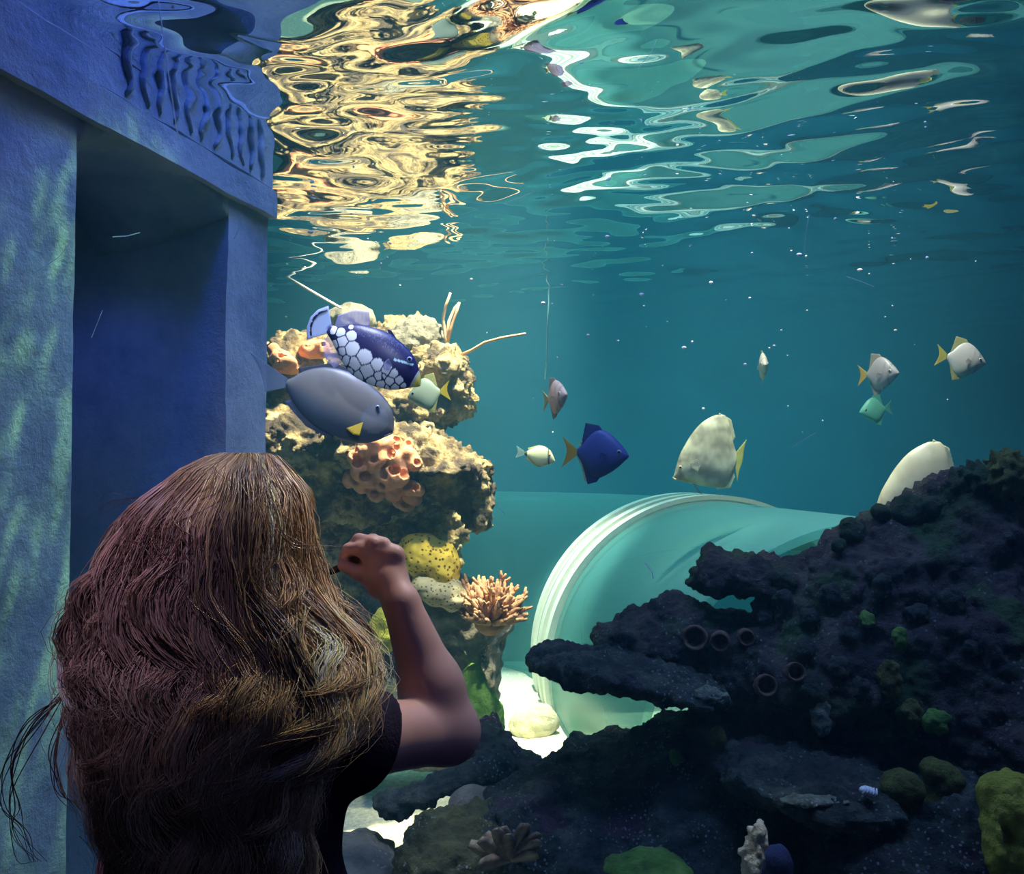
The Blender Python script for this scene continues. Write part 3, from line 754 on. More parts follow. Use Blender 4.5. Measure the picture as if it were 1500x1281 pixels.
rock('dark_sponge', 'dark blue rounded sponge with an olive top beside the pale sand sliver', 'sponge',
     [E(1140, 1272, 1.84, 24, 36, .035)], rockmat('dark_blue_sponge', [(0.01, 0.015, 0.06), (0.03, 0.04, 0.12)], 10, bump=0.5), warp=0.006, wf=14, h=0.005)

# ring shaped shells on the middle ledge
m_shellring = rockmat('brown_shell', [(0.06, 0.035, 0.03), (0.16, 0.09, 0.06), (0.24, 0.15, 0.10)], 30, bump=0.5)
def ring_shell(px, py, r, label, grp=None):
    Y = front(px, py, 10); R = r * Y / F; b = MB(); n = 22
    prof = [(R * 1.05, 0.02), (R * 1.12, 0.0), (R * 1.0, -0.014), (R * 0.86, -0.012), (R * 0.72, 0.004), (R * 0.55, 0.02)]
    v = [Vector((p * math.cos(2 * math.pi * i / n) * (1 + 0.08 * math.sin(3 * i)), q, p * math.sin(2 * math.pi * i / n))) for i in range(n) for p, q in prof]
    L = len(prof)
    f = [(i * L + j, ((i + 1) % n) * L + j, ((i + 1) % n) * L + j + 1, i * L + j + 1) for i in range(n) for j in range(L - 1)]
    f.append(tuple(((n - 1 - i)) * L + L - 1 for i in range(n)))
    b.add(v, f); o = b.build('ring_shell', m_shellring); o.location = P(px, py, Y - 0.002); o.rotation_euler = (random.uniform(-.3, .3), 0, random.uniform(-.3, .3))
    tag(o, label, 'shell', grp)
ring_shell(1018, 935, 17, 'largest brown ring shaped shell, on the front of the middle ledge')
ring_shell(1055, 940, 13, 'second brown ring shell, just beside the largest on the middle ledge')
ring_shell(1093, 934, 11, 'small brown ring shell nearest the dark reef on the middle ledge')
ring_shell(1122, 1005, 15, 'lowest brown ring shell, above the wide flat plate')
ring_shell(1165, 985, 13, 'brown ring shell above the lowest one, deep on the dark reef face')

# sponges on the lit reef
m_orange = rockmat('orange_sponge_skin', [(0.36, 0.13, 0.06), (0.62, 0.27, 0.14), (0.78, 0.42, 0.24)], 12, bump=0.3, bscale=60)
def tube_sponge(label, spots, r0, r1, seed, depth=None, holes=0.75):
    rr = random.Random(seed); prs, cuts = [], []
    for px, py in spots:
        Y = (front(px, py, 10, V=ALLV[:3]) - 0.01) if depth is None else depth + rr.uniform(-.02, .02)
        r = rr.uniform(r0, r1); c = P(px, py, Y)
        d = Vector((rr.uniform(-.7, .7), rr.uniform(-1, -.3), rr.uniform(-.2, .9))).normalized()
        M = d.to_track_quat('Z', 'Y').to_matrix()
        prs.append((tuple(c), (r, r, r * 1.35), M))
        if rr.random() < holes: cuts.append((tuple(c + d * r * 1.45), (r * 0.52, r * 0.52, r * 0.9), M))
    lo, hi = bounds([(c, r) for c, r, M in prs], 0.02)
    base = union([ell(*q) for q in prs], 0.012 if len(spots) > 20 else 0.024); hol = [ell(*q) for q in cuts]
    def fn(p):
        d = base(p) + 0.006 * fbm(p * 26, 2)
        for q in hol: d = np.maximum(d, -q(p))
        return d
    v, f = field_mesh(fn, lo, hi, 0.005, 2.0)
    return tag(mesh_obj('tube_sponge', v, f, m_orange, None, tuple((lo + hi) / 2)), label, 'sponge')
sp = [(519, 672), (532, 660), (528, 690), (545, 682), (548, 664), (560, 676), (556, 694), (570, 688), (541, 702), (528, 712), (515, 700), (572, 668), (584, 676), (588, 662), (600, 668), (598, 655), (575, 655),
      (560, 712), (572, 706), (584, 700), (577, 722), (566, 734), (562, 744), (588, 735), (600, 715), (604, 728), (612, 718), (598, 740), (586, 748), (571, 749), (549, 650), (606, 680), (552, 722)]
tube_sponge('orange lumpy tube sponge hanging from the lit ledge below the yellow finned surgeonfish', sp, 0.022, 0.036, 3)
ya = front(415, 528, 14, V=ALLV[:3]) - 0.005; yb_ = front(460, 514, 12, V=ALLV[:3]) - 0.005
tube_sponge('orange tube sponge with round holes right beside the stone gateway', [(400, 512), (406, 520), (402, 528), (410, 529), (414, 521), (420, 526), (416, 535), (422, 538), (427, 531), (409, 537), (428, 541)], 0.015, 0.022, 5, ya, 0.45)
tube_sponge('small orange sponge with a round hole under the tail of the triggerfish', [(444, 516), (450, 510), (457, 506), (464, 508), (471, 505), (476, 511), (468, 515), (461, 516), (453, 518), (473, 519)], 0.014, 0.021, 6, yb_, 0.35)

m_yel = porous('yellow_porous_sponge', (0.22, 0.12, 0.02), (0.86, 0.60, 0.08), 62)
m_gry = porous('grey_porous_sponge', (0.10, 0.08, 0.04), (0.38, 0.33, 0.20), 80)
rock('yellow_sponge', 'bright yellow porous sponge above the raised hand', 'sponge',
     [E(618, 812, 3.30, 33, 30, .08), E(650, 828, 3.30, 24, 34, .07), E(600, 800, 3.32, 16, 14, .06), E(638, 850, 3.32, 30, 18, .06)], m_yel, k=0.02, warp=0.02, wf=9, rough=((0.008, 24, 'f'),), h=0.007, floor=False)
rock('grey_sponge', 'grey brown porous sponge below the yellow sponge', 'sponge',
     [E(645, 868, 3.27, 30, 22, .07), E(625, 858, 3.27, 22, 16, .06), E(665, 878, 3.27, 18, 16, .06)], m_gry, k=0.02, warp=0.02, wf=9, rough=((0.008, 24, 'f'),), h=0.007, floor=False)
rock('finger_sponge', 'yellow green finger sponge seen between the hair and forearm', 'sponge',
     [E(567, 925, 3.16, 14, 34, .05), E(552, 935, 3.16, 12, 30, .05), E(585, 930, 3.16, 12, 26, .05), E(562, 905, 3.16, 12, 14, .04)], m_yelgreen, k=0.02, warp=0.012, wf=12, rough=((0.006, 30, 'f'),), h=0.007, floor=False)

# branching coral
m_acro = simple('tan_coral', (0.40, 0.22, 0.12), 0.8, 0.2, 0.25, 30, 0.4, 120)
rr = random.Random(9); b = MB(); base = P(718, 912, 3.32)
for i in range(72):
    a = rr.uniform(0, 2 * math.pi); el = rr.uniform(-0.05, 1.35)
    d = Vector((math.cos(a) * math.cos(el) + 0.12, -abs(math.sin(a)) * math.cos(el) * 0.8, math.sin(el) * 0.85)).normalized()
    L = rr.uniform(0.09, 0.155)
    p0 = base + d * 0.02; p1 = base + d * L * 0.55 + Vector((0, 0, 0.01)); p2 = base + d * L + Vector((0, 0, 0.028))
    b.tube([p0, p1, p2], [0.015, 0.012, 0.007], 7)
    for j in range(5):
        t = rr.uniform(0.4, 1.0); q = p0.lerp(p2, t)
        e = (d + Vector((rr.uniform(-1, 1), rr.uniform(-1, 1), rr.uniform(-.4, 1))) * 0.75).normalized(); l2 = rr.uniform(0.020, 0.036)
        b.tube([q, q + e * l2 * .6, q + e * l2 + Vector((0, 0, .004))], [0.0075, 0.0062, 0.004], 6)
b.ball(base, (0.06, 0.05, 0.05))
tag(b.build('branching_coral', m_acro, origin=tuple(base)), 'tan branching staghorn coral on top of the grey reef pillar', 'coral')
# sea whips
m_whip = simple('tan_whip', (0.62, 0.40, 0.24), 0.8, 0.2, 0.2, 40)
def whip(label, strands, r):
    b = MB()
    for s in strands:
        b.tube([P(*q) for q in s], [r * (1.25 - 0.6 * i / len(s)) for i in range(len(s))], 7)
    o = P(*strands[0][0]); return tag(b.build('sea_whip', m_whip, origin=tuple(o)), label, 'sea whip')
whip('upright branching sea whip on the reef top', [[(655, 512, 3.6), (652, 490, 3.6), (649, 468, 3.6), (653, 448, 3.58), (660, 429, 3.57)], [(655, 505, 3.6), (661, 480, 3.59), (668, 460, 3.58), (673, 443, 3.57)], [(654, 495, 3.6), (658, 470, 3.62), (666, 452, 3.63), (672, 445, 3.63)]], 0.0062)
whip('single long sea whip slanting out over open water', [[(676, 520, 3.5), (690, 514, 3.48), (710, 502, 3.45), (735, 495, 3.43), (770, 489, 3.40)]], 0.0058)
# pipe and line
m_pipe = simple('white_plastic', (0.9, 0.92, 0.9), 0.4, 0.4)
pb = MB(); pb.tube([P(418, 404.5, 3.76), P(455, 426, 3.72), P(500, 452, 3.68)], 0.0055, 8)
tag(pb.build('pipe', m_pipe, origin=tuple(P(500, 452, 3.68))), 'thin white pipe rising from the reef top to the water surface', 'pipe')
pb = MB(); pb.tube([P(805, 420, 4.3), P(802, 480, 4.3), P(801, 520, 4.3), P(798, 556, 4.3)], 0.0035, 6)
tag(pb.build('hanging_line', simple('faint_nylon', (0.5, 0.85, 0.9), 0.5, 0.3, trans=0.2), origin=tuple(P(805, 420, 4.3))), 'thin pale line hanging straight down in open water', 'line')
# pale feathery coral between hair and forearm
b = MB(); rr = random.Random(4); base = P(590, 1015, 3.28)
for i in range(11):
    a = -1.0 + 2.0 * i / 10; L = rr.uniform(0.07, 0.12)
    b.tube([base, base + Vector((math.sin(a) * L * .6, -.02, math.cos(a) * L * .55)), base + Vector((math.sin(a) * L * 1.0, -.04, math.cos(a) * L * .8)), base + Vector((math.sin(a) * L * 1.2, -.05, math.cos(a) * L * .6))], [0.008, .007, .006, .003], 6)
tag(b.build('finger_coral', simple('pale_coral', (0.72, 0.66, 0.50), 0.8, 0.2, 0.15, 30), origin=tuple(base)), 'pale curling finger coral low beside the forearm', 'coral')
# fronds of the leafy coral near the bottom edge
b = MB(); Yl = front(745, 1235, 14) - 0.01; base = P(748, 1262, Yl)
for i in range(13):
    a = -1.25 + 2.5 * i / 12 + rr.uniform(-.1, .1); L = rr.uniform(0.07, 0.115); out = rr.uniform(-.05, .01)
    d = Vector((math.sin(a), 0, math.cos(a))); sd = Vector((math.cos(a), 0.3, -math.sin(a)))
    v, f = [], []
    for t in np.linspace(0, 1, 7):
        w = 0.004 + 0.013 * math.sin(math.pi * min(1, t * .85)) ; c = base + d * L * t + Vector((0, out * t * t - 0.02 * t, 0))
        v += [c - sd * w, c + Vector((0, -.003, 0)), c + sd * w, c + Vector((0, .003, 0))]
    n = 4
    f = [(k * n + j, k * n + (j + 1) % n, (k + 1) * n + (j + 1) % n, (k + 1) * n + j) for k in range(6) for j in range(n)] + [(3, 2, 1, 0), (24, 25, 26, 27)]
    b.add(v, f)
tag(b.build('leafy_coral', rockmat('frond', [(0.12, 0.07, 0.06), (0.28, 0.20, 0.12), (0.40, 0.33, 0.18)], 20, bump=0.4), origin=tuple(base)), 'tan and purple leafy coral with spread fronds near the bottom edge', 'coral')

# specks drifting in the water
b = MB(); rr = random.Random(21)
for i in range(260):
    px = rr.uniform(400, 1340) if rr.random() < .8 else rr.uniform(110, 1480); py = rr.gauss(345, 85) if rr.random() < .8 else rr.uniform(40, 640)
    if py < 30: continue
    Y = rr.uniform(2.4, 4.2); p = P(px, py, Y)
    if p.z > SURF - 0.05: continue
    r = rr.choice((0.0012, 0.0016, 0.0018, 0.0024, 0.0036)) * Y / 1.8
    b.ball(p, (r * rr.uniform(.8, 1.8), r, r), 6, 4)
tag(b.build('drifting_specks', simple('white_speck', (0.95, 0.97, 0.95), 0.6, 0.3)), 'tiny white specks drifting just below the water surface', 'specks', kind='stuff')

# ================================================================== fish
def attr_mat(name, rough=0.45, spec=0.4, trans=0.0, sub=0.15):
    m, nt, b = new_mat(name); N, L = nt.nodes, nt.links
    a = N.new('ShaderNodeVertexColor'); a.layer_name = 'Col'
    b.inputs['Roughness'].default_value = rough; b.inputs['Specular IOR Level'].default_value = spec
    L.new(a.outputs[0], b.inputs['Base Color']); last = b.outputs[0]
    if sub:
        t = N.new('ShaderNodeBsdfTranslucent'); L.new(a.outputs[0], t.inputs[0])
        mx = N.new('ShaderNodeMixShader'); mx.inputs[0].default_value = sub
        L.new(last, mx.inputs[1]); L.new(t.outputs[0], mx.inputs[2]); last = mx.outputs[0]
    if trans:
        t = N.new('ShaderNodeBsdfTransparent'); mx = N.new('ShaderNodeMixShader'); mx.inputs[0].default_value = trans
        L.new(last, mx.inputs[1]); L.new(t.outputs[0], mx.inputs[2]); last = mx.outputs[0]
    L.new(last, N['Material Output'].inputs['Surface'])
    return m
m_skin_f = attr_mat('fish_skin', 0.4, 0.45, 0, 0.12)
m_fin = attr_mat('fish_fin', 0.5, 0.3, 0.12, 0.4)
m_fin_clear = attr_mat('fish_fin_clear', 0.5, 0.3, 0.55, 0.4)
m_eye = simple('fish_eye_black', (0.01, 0.01, 0.012), 0.15, 0.6)
def paint(o, colors):
    a = o.data.color_attributes.new('Col', 'FLOAT_COLOR', 'POINT')
    c = np.ones((len(o.data.vertices), 4), np.float32); c[:, :3] = colors
    a.data.foreach_set('color', c.ravel())
def smooth_curve(pts, xs):
    pts = np.array(sorted(pts)); x, y = pts[:, 0], pts[:, 1]
    m = np.gradient(y, x)
    i = np.clip(np.searchsorted(x, xs) - 1, 0, len(x) - 2); h = x[i + 1] - x[i]; t = (xs - x[i]) / h
    return (2 * t**3 - 3 * t**2 + 1) * y[i] + (t**3 - 2 * t**2 + t) * h * m[i] + (-2 * t**3 + 3 * t**2) * y[i + 1] + (t**3 - t**2) * h * m[i + 1]
def fish_body(root, top, bot, th, sc, colfn, n=60, m=32, name='body'):
    """top, bot: outline points (x, z); th: (x, half thickness); all in outline units scaled by sc"""
    x0 = min(p[0] for p in top); x1 = max(p[0] for p in top)
    u = np.linspace(0, 1, n); xs = x0 + (x1 - x0) * (0.5 - 0.5 * np.cos(np.pi * u)) * 0.6 + (x1 - x0) * u * 0.4
    T, Bt, H = smooth_curve(top, xs), smooth_curve(bot, xs), np.maximum(0.02, smooth_curve(th, xs))
    a = np.linspace(0, 2 * np.pi, m, endpoint=False)
    v = np.zeros((n, m, 3)); t = np.zeros((n, m))
    for i in range(n):
        mid, hf = (T[i] + Bt[i]) / 2, max(0.3, (T[i] - Bt[i]) / 2)
        v[i, :, 0] = xs[i]; v[i, :, 1] = H[i] * np.sign(np.cos(a)) * np.abs(np.cos(a)) ** 1.15; v[i, :, 2] = mid + hf * np.sin(a)
        t[i] = np.sin(a)
    V = v.reshape(-1, 3)
    f = [(i * m + j, (i + 1) * m + j, (i + 1) * m + (j + 1) % m, i * m + (j + 1) % m) for i in range(n - 1) for j in range(m)]
    f += [tuple(range(m)), tuple((n - 1) * m + m - 1 - j for j in range(m))]
    o = mesh_obj(name, V * sc, f, m_skin_f, root)
    paint(o, colfn(V[:, 0], V[:, 2], t.ravel()))
    return o
def fish_fin(root, name, base, edge, sc, col, ecol=None, th=0.9, rays=14, m=None, y0=0.0, yflare=0.0, bend=0.0):
    n, k = 26, 8
    def samp(p):
        p = np.array(p, float); d = np.concatenate([[0], np.cumsum(np.linalg.norm(np.diff(p, axis=0), axis=1))]); s = np.linspace(0, d[-1], n)
        return np.stack([np.interp(s, d, p[:, j]) for j in range(2)], 1)
    Bp, Ep = samp(base), samp(edge); vs, cs = [], []
    col = np.array(col); ecol = col if ecol is None else np.array(ecol)
    for side in (1, -1):
        for i in range(n):
            for j in range(k):
                t = j / (k - 1); q = Bp[i] * (1 - t) + Ep[i] * t
                rip = 0.25 * th * math.sin(2 * math.pi * rays * i / (n - 1)) * t
                y = y0 + yflare * t + bend * t * t + rip + side * th * (0.5 - 0.38 * t)
                vs.append((q[0], y, q[1])); w = 1.0 if t > 0.88 else 0.0
                cs.append(col * (1 - w) + ecol * w)
    f = []; S = n * k
    for i in range(n - 1):
        for j in range(k - 1):
            a = i * k + j; f += [(a, a + 1, a + k + 1, a + k), (S + a, S + a + k, S + a + k + 1, S + a + 1)]
    for i in range(n - 1):
        f += [(i * k, i * k + k, S + i * k + k, S + i * k), (i * k + k - 1, S + i * k + k - 1, S + i * k + 2 * k - 1, i * k + 2 * k - 1)]
    for j in range(k - 1):
        e = (n - 1) * k; f += [(j, S + j, S + j + 1, j + 1), (e + j, e + j + 1, S + e + j + 1, S + e + j)]
    o = mesh_obj(name, np.array(vs) * sc, f, m or m_fin, root); paint(o, np.array(cs))
    return o
def fish_eye(root, x, z, y, r, sc, ring=(0.6, 0.55, 0.4)):
    for s in (1, -1):
        b = MB(); b.ball((0, 0, 0), (r * sc, r * sc * 0.55, r * sc), 14, 10)
        o = b.build('eye', simple_ring(ring), root); o.location = (x * sc, s * y * sc, z * sc)
        b = MB(); b.ball((0, s * r * sc * 0.32, 0), (r * sc * 0.62, r * sc * 0.32, r * sc * 0.62), 12, 8)
        b.build('pupil', m_eye, o)
_rings = {}
def simple_ring(c):
    if c not in _rings: _rings[c] = simple('fish_eye_ring', c, 0.25, 0.5)
    return _rings[c]
def fish_root(name, px, py, Y, nose_down, yaw, label, cat='fish', group=None):
    r = empty(name, P(px, py, Y), (0, math.radians(nose_down), math.radians(yaw)))
    return tag(r, label, cat, group)

# --- spotted triggerfish close to the pane
Yt = 2.0; sc = Yt / F
r = fish_root('triggerfish', 535, 512, Yt, 29, 0, 'dark blue triggerfish with big white belly spots and a yellow mouth')
def crop_local(cx, cy):
    dx, dy = cx - 617, cy - 373
    return ((dx * .875 + dy * .485) / 3.333, (dx * .485 - dy * .875) / 3.333)
spots = [(470, 350, 17), (512, 338, 24), (555, 312, 22), (500, 293, 20), (462, 280, 18), (432, 283, 13), (510, 386, 19), (560, 376, 31), (530, 430, 20), (573, 447, 30), (620, 420, 34), (550, 476, 16), (591, 505, 22), (634, 484, 32),
         (683, 458, 28), (652, 528, 22), (690, 508, 22), (728, 478, 24), (698, 548, 20), (743, 534, 20), (760, 497, 20), (765, 560, 17), (787, 530, 18), (480, 392, 10), (497, 412, 10), (725, 560, 12), (806, 552, 12), (550, 265, 10), (800, 575, 9), (712, 508, 14)]
SPL = np.array([(*crop_local(a, b), q / 3.333) for a, b, q in spots])
def trig_col(x, z, t):
    d = np.hypot(x[:, None] - SPL[:, 0], z[:, None] - SPL[:, 1]) - SPL[:, 2] * 1.22
    ds = np.sort(d, 1); white = (ds[:, 0] < 0) & (ds[:, 1] - ds[:, 0] > 1.7)
    c = np.tile(np.array([0.012, 0.010, 0.085]), (len(x), 1))
    pts = np.stack([x * 0.42, z * 0.42, 0 * x], 1)
    sad = (t > 0.45) & (x > -25) & (x < 48) & (worley(pts) < 0.36)
    c[sad] = (0.07, 0.075, 0.20)
    c[white] = (0.90, 0.93, 1.0)
    st = np.abs((z - 7.2) - (x - 48) * 0.25) < 1.6
    c[st & (x > 47) & (x < 74)] = (0.45, 0.75, 0.85)
    c[(x > 88)] = (0.72, 0.66, 0.10)
    c[(x > 84.5) & (x <= 88) & (np.abs(z) < 40)] = (0.45, 0.50, 0.45)
    c[x < -58] = (0.05, 0.05, 0.22)
    return c
fish_body(r, [(-62, 7), (-52, 9.5), (-33, 24), (-10, 33), (15, 37.5), (44, 34), (65, 27), (83, 13), (92, 3), (97, -6)],
          [(-62, -6), (-50, -13), (-28, -28), (-3, -41), (18, -43), (44, -40), (67, -31), (86, -17), (93, -12), (97, -9)],
          [(-62, 3), (-40, 8), (-5, 15), (25, 17), (60, 14), (85, 7), (97, 2.5)], sc, trig_col, 230, 120)
fish_fin(r, 'tail_fin', [(-60, 6), (-62, 0), (-60, -6)], [(-79, 30), (-90, 17), (-94, 2), (-91, -14), (-82, -29)], sc, (0.62, 0.74, 1.0), (0.55, 0.62, 1.0), 2.2, 12)
fish_fin(r, 'tail_band', [(-76.5, 23), (-85, 12), (-87, 0), (-84, -12), (-78.5, -20)], [(-78.5, 24.5), (-88, 13), (-90.5, 1), (-87, -13), (-80.5, -22)], sc, (0.01, 0.01, 0.05), None, 2.9, 4)
fish_fin(r, 'dorsal_fin', [(-56, 8), (-33, 22), (-10, 32)], [(-60, 24), (-43, 43), (-22, 52)], sc, (0.48, 0.46, 0.80), (0.65, 0.65, 0.95), 1.8, 16, m_fin_clear)
fish_fin(r, 'anal_fin', [(-58, -8), (-40, -20), (-21, -33)], [(-60, -20), (-48, -39), (-26, -46)], sc, (0.48, 0.46, 0.80), (0.65, 0.65, 0.95), 1.8, 16, m_fin_clear)
fish_fin(r, 'pectoral_fin', [(52, -3), (52, -9)], [(40, 4), (37, -5), (41, -13)], sc, (0.40, 0.42, 0.70), None, 1.4, 8, m_fin_clear, y0=-14, yflare=-5)
fish_fin(r, 'first_dorsal_spine', [(20, 35), (36, 34)], [(14, 42), (20, 43)], sc, (0.03, 0.03, 0.14), None, 1.6, 4)
fish_eye(r, 66, 18, 11.5, 4.2, sc, (0.25, 0.3, 0.5))

# --- grey surgeonfish with a yellow pectoral fin
Ys = 2.13; sc = Ys / F
r = fish_root('surgeonfish', 500, 592, Ys, 24, 0, 'large plain grey surgeonfish with a yellow pectoral fin below the spotted triggerfish')
def surg_col(x, z, t):
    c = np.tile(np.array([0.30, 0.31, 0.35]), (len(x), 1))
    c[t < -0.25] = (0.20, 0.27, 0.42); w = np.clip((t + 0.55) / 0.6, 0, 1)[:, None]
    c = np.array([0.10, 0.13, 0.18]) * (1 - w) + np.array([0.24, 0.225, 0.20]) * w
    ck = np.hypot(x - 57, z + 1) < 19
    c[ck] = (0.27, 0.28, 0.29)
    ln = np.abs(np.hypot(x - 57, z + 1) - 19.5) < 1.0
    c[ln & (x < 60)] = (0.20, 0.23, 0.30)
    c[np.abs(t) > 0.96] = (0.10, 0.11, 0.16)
    return c
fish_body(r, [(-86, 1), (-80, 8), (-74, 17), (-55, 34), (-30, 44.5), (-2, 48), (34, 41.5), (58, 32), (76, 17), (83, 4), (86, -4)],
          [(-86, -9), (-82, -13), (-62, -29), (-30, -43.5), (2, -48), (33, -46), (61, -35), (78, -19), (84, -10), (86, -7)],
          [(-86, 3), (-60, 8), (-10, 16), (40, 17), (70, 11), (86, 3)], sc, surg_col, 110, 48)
fish_fin(r, 'tail_fin', [(-83, 1), (-86, -4), (-83, -10)], [(-156, 16), (-136, 2), (-126, -8), (-116, -20), (-110, -30)], sc, (0.34, 0.44, 0.58), (0.45, 0.58, 0.75), 2.0, 14, m_fin_clear)
fish_fin(r, 'dorsal_fin', [(-74, 16), (-30, 44), (20, 45)], [(-80, 22), (-34, 52), (16, 50)], sc, (0.14, 0.15, 0.20), (0.10, 0.14, 0.24), 1.6, 22)
fish_fin(r, 'anal_fin', [(-70, -23), (-30, -43), (10, -48)], [(-77, -31), (-34, -51), (6, -53)], sc, (0.12, 0.16, 0.28), (0.12, 0.2, 0.4), 1.6, 20)
fish_fin(r, 'pectoral_fin', [(43, -11), (38, -16)], [(47, -31), (38, -33), (25, -29)], sc, (0.85, 0.62, 0.06), None, 1.4, 7, y0=-15.5, yflare=-5)
fish_fin(r, 'pectoral_fin', [(43, -11), (38, -16)], [(47, -31), (38, -33), (25, -29)], sc, (0.85, 0.62, 0.06), None, 1.4, 7, y0=15.5, yflare=5)
fish_eye(r, 53, 17, 14.5, 3.2, sc, (0.30, 0.32, 0.36))
b = MB(); b.tube([(78 * sc, -5.6 * sc, -17 * sc), (84.5 * sc, -2.5 * sc, -10 * sc), (86.5 * sc, 0, -8 * sc), (84.5 * sc, 2.5 * sc, -10 * sc), (78 * sc, 5.6 * sc, -17 * sc)], 0.9 * sc, 6); b.build('lip', simple('fish_lip', (0.35, 0.36, 0.42), 0.5), r)

# --- diamond shaped moony fish
def moony(px, py, Y, Lpx, nose_down, yaw, label, body, fin, tail, tipc=None, band=True, name='moonyfish', group=None, edge=None):
    sc = Lpx * Y / F
    r = fish_root(name, px, py, Y, nose_down, yaw, label, 'fish', group)
    body, fin = np.array(body), np.array(fin)
    def cf(x, z, t):
        c = np.tile(body, (len(x), 1)); c[t < -0.3] = body * np.array([0.9, 1.0, 1.0])
        if band:
            c[np.abs(x - 0.30 - 0.12 * z) < 0.022] = body * 0.68; c[np.abs(x - 0.17 - 0.10 * z) < 0.018] = body * 0.8
        return c
    S = sc / 100.0
    k = lambda pts: [(a * 100, q * 100) for a, q in pts]
    cf2 = lambda x, z, t: cf(x / 100, z / 100, t)
    fish_body(r, k([(-.36, .05), (-.29, .13), (-.15, .32), (0, .40), (.15, .36), (.33, .21), (.44, .09), (.5, .01)]), k([(-.36, -.05), (-.28, -.15), (-.12, -.36), (.02, -.40), (.2, -.31), (.38, -.16), (.46, -.07), (.5, -.03)]),
              k([(-.36, .02), (-.1, .09), (.12, .125), (.3, .11), (.44, .06), (.5, .02)]), S, cf2, 60, 32)
    tipc = fin if tipc is None else tipc
    fish_fin(r, 'dorsal_fin', k([(-.30, .11), (-.12, .33), (.04, .39)]), k([(-.29, .20), (-.25, .50), (-.02, .47)]), S, fin, tipc, 3.0, 14)
    fish_fin(r, 'anal_fin', k([(-.29, -.12), (-.10, -.36), (.05, -.39)]), k([(-.26, -.20), (-.15, -.52), (.0, -.47)]), S, fin, tipc, 3.0, 14)
    fish_fin(r, 'tail_fin', k([(-.35, .045), (-.36, 0), (-.35, -.045)]), k([(-.62, .25), (-.55, .1), (-.53, 0), (-.55, -.1), (-.60, -.27)]), S, tail, None, 3.0, 12)
    fish_fin(r, 'pectoral_fin', k([(.16, -.02), (.15, -.07)]), k([(.04, .03), (.0, -.05), (.04, -.11)]), S, body, None, 1.4, 6, m_fin_clear, y0=-11.5, yflare=-4)
    if edge is not None:
        fish_fin(r, 'trailing_edge', k([(-.285, .20), (-.29, .12), (-.345, .06)]), k([(-.31, .21), (-.315, .12), (-.36, .065)]), S, edge, None, 3.4, 3)
        fish_fin(r, 'trailing_edge', k([(-.17, -.46), (-.255, -.20), (-.345, -.06)]), k([(-.20, -.47), (-.285, -.20), (-.36, -.065)]), S, edge, None, 3.4, 3)
    fish_eye(r, 33, 4.5, 9.6, 4.2, S, (0.55, 0.5, 0.45))
    return r
SIL = (0.62, 0.58, 0.56); GRY = (0.42, 0.38, 0.40)
moony(625, 577, 2.75, 58, 8, 172, 'small silver green moonyfish with a yellow tail at the mouth of the triggerfish', (0.62, 0.74, 0.50), (0.66, 0.70, 0.30), (0.85, 0.70, 0.10), band=False)
moony(814, 582, 3.0, 62, -4, -62, 'mauve grey moonyfish turned half toward the pane above the small surgeonfish', (0.46, 0.38, 0.42), (0.40, 0.33, 0.38), (0.45, 0.42, 0.2))
moony(1117, 537, 3.9, 50, 0, -97, 'tiny pale moonyfish seen head on in open water', (0.75, 0.68, 0.58), (0.70, 0.68, 0.45), (0.7, 0.6, 0.2))
moony(1289, 548, 3.6, 62, 2, -58, 'grey banded moonyfish with a raised yellow tail fin, above the little green fish', GRY, (0.46, 0.42, 0.36), (0.75, 0.55, 0.12))
moony(1411, 527, 3.55, 64, 12, -8, 'silver moonyfish with yellow tail swimming highest near the corner', SIL, (0.62, 0.58, 0.22), (0.72, 0.62, 0.12))
moony(1281, 601, 4.2, 46, 8, 185, 'little plain green fish below the grey banded moonyfish', (0.18, 0.62, 0.48), (0.18, 0.58, 0.46), (0.16, 0.5, 0.42), band=False, name='small_fish')
moony(877, 665, 2.7, 88, 4, -6, 'dark violet blue moonyfish with black fin tips and a yellow tail', (0.11, 0.13, 0.36), (0.09, 0.10, 0.30), (0.78, 0.55, 0.10), tipc=np.array((0.01, 0.01, 0.03)), band=False, edge=np.array((0.75, 0.72, 0.45)))

# --- small surgeonfish
Y = 3.3; sc = Y / F
r = fish_root('small_surgeonfish', 790, 668, Y, 10, -6, 'small pale oval surgeonfish with a dark spot before its tail, by the reef edge')
def tang_col(x, z, t):
    c = np.tile(np.array([0.55, 0.62, 0.42]), (len(x), 1)); c[(t > 0.55)] = (0.75, 0.75, 0.45); c[x < -18] = (0.05, 0.07, 0.06)
    c[np.abs(x - 14 + 0.2 * z) < 1.2] = (0.12, 0.14, 0.1)
    return c
fish_body(r, [(-22, 2), (-17, 5), (-6, 12.5), (6, 14), (15, 10), (21, 2), (24, -3)], [(-22, -2), (-17, -5), (-6, -12.5), (6, -14.5), (15, -11), (21, -7), (24, -5)], [(-22, .8), (0, 5), (14, 4.5), (24, 1)], sc, tang_col, 60, 28)
fish_fin(r, 'tail_fin', [(-21, 2), (-22, 0), (-21, -2)], [(-36, 9), (-32, 0), (-34, -9)], sc, (0.35, 0.5, 0.45), None, 1.2, 8, m_fin_clear)
fish_fin(r, 'dorsal_fin', [(-17, 5), (-2, 13), (8, 13)], [(-19, 8), (-3, 15.5), (7, 15)], sc, (0.5, 0.55, 0.3), None, 1.0, 14)
fish_fin(r, 'anal_fin', [(-17, -5), (-2, -13), (6, -14)], [(-19, -8), (-3, -15.5), (5, -16)], sc, (0.5, 0.55, 0.3), None, 1.0, 14)
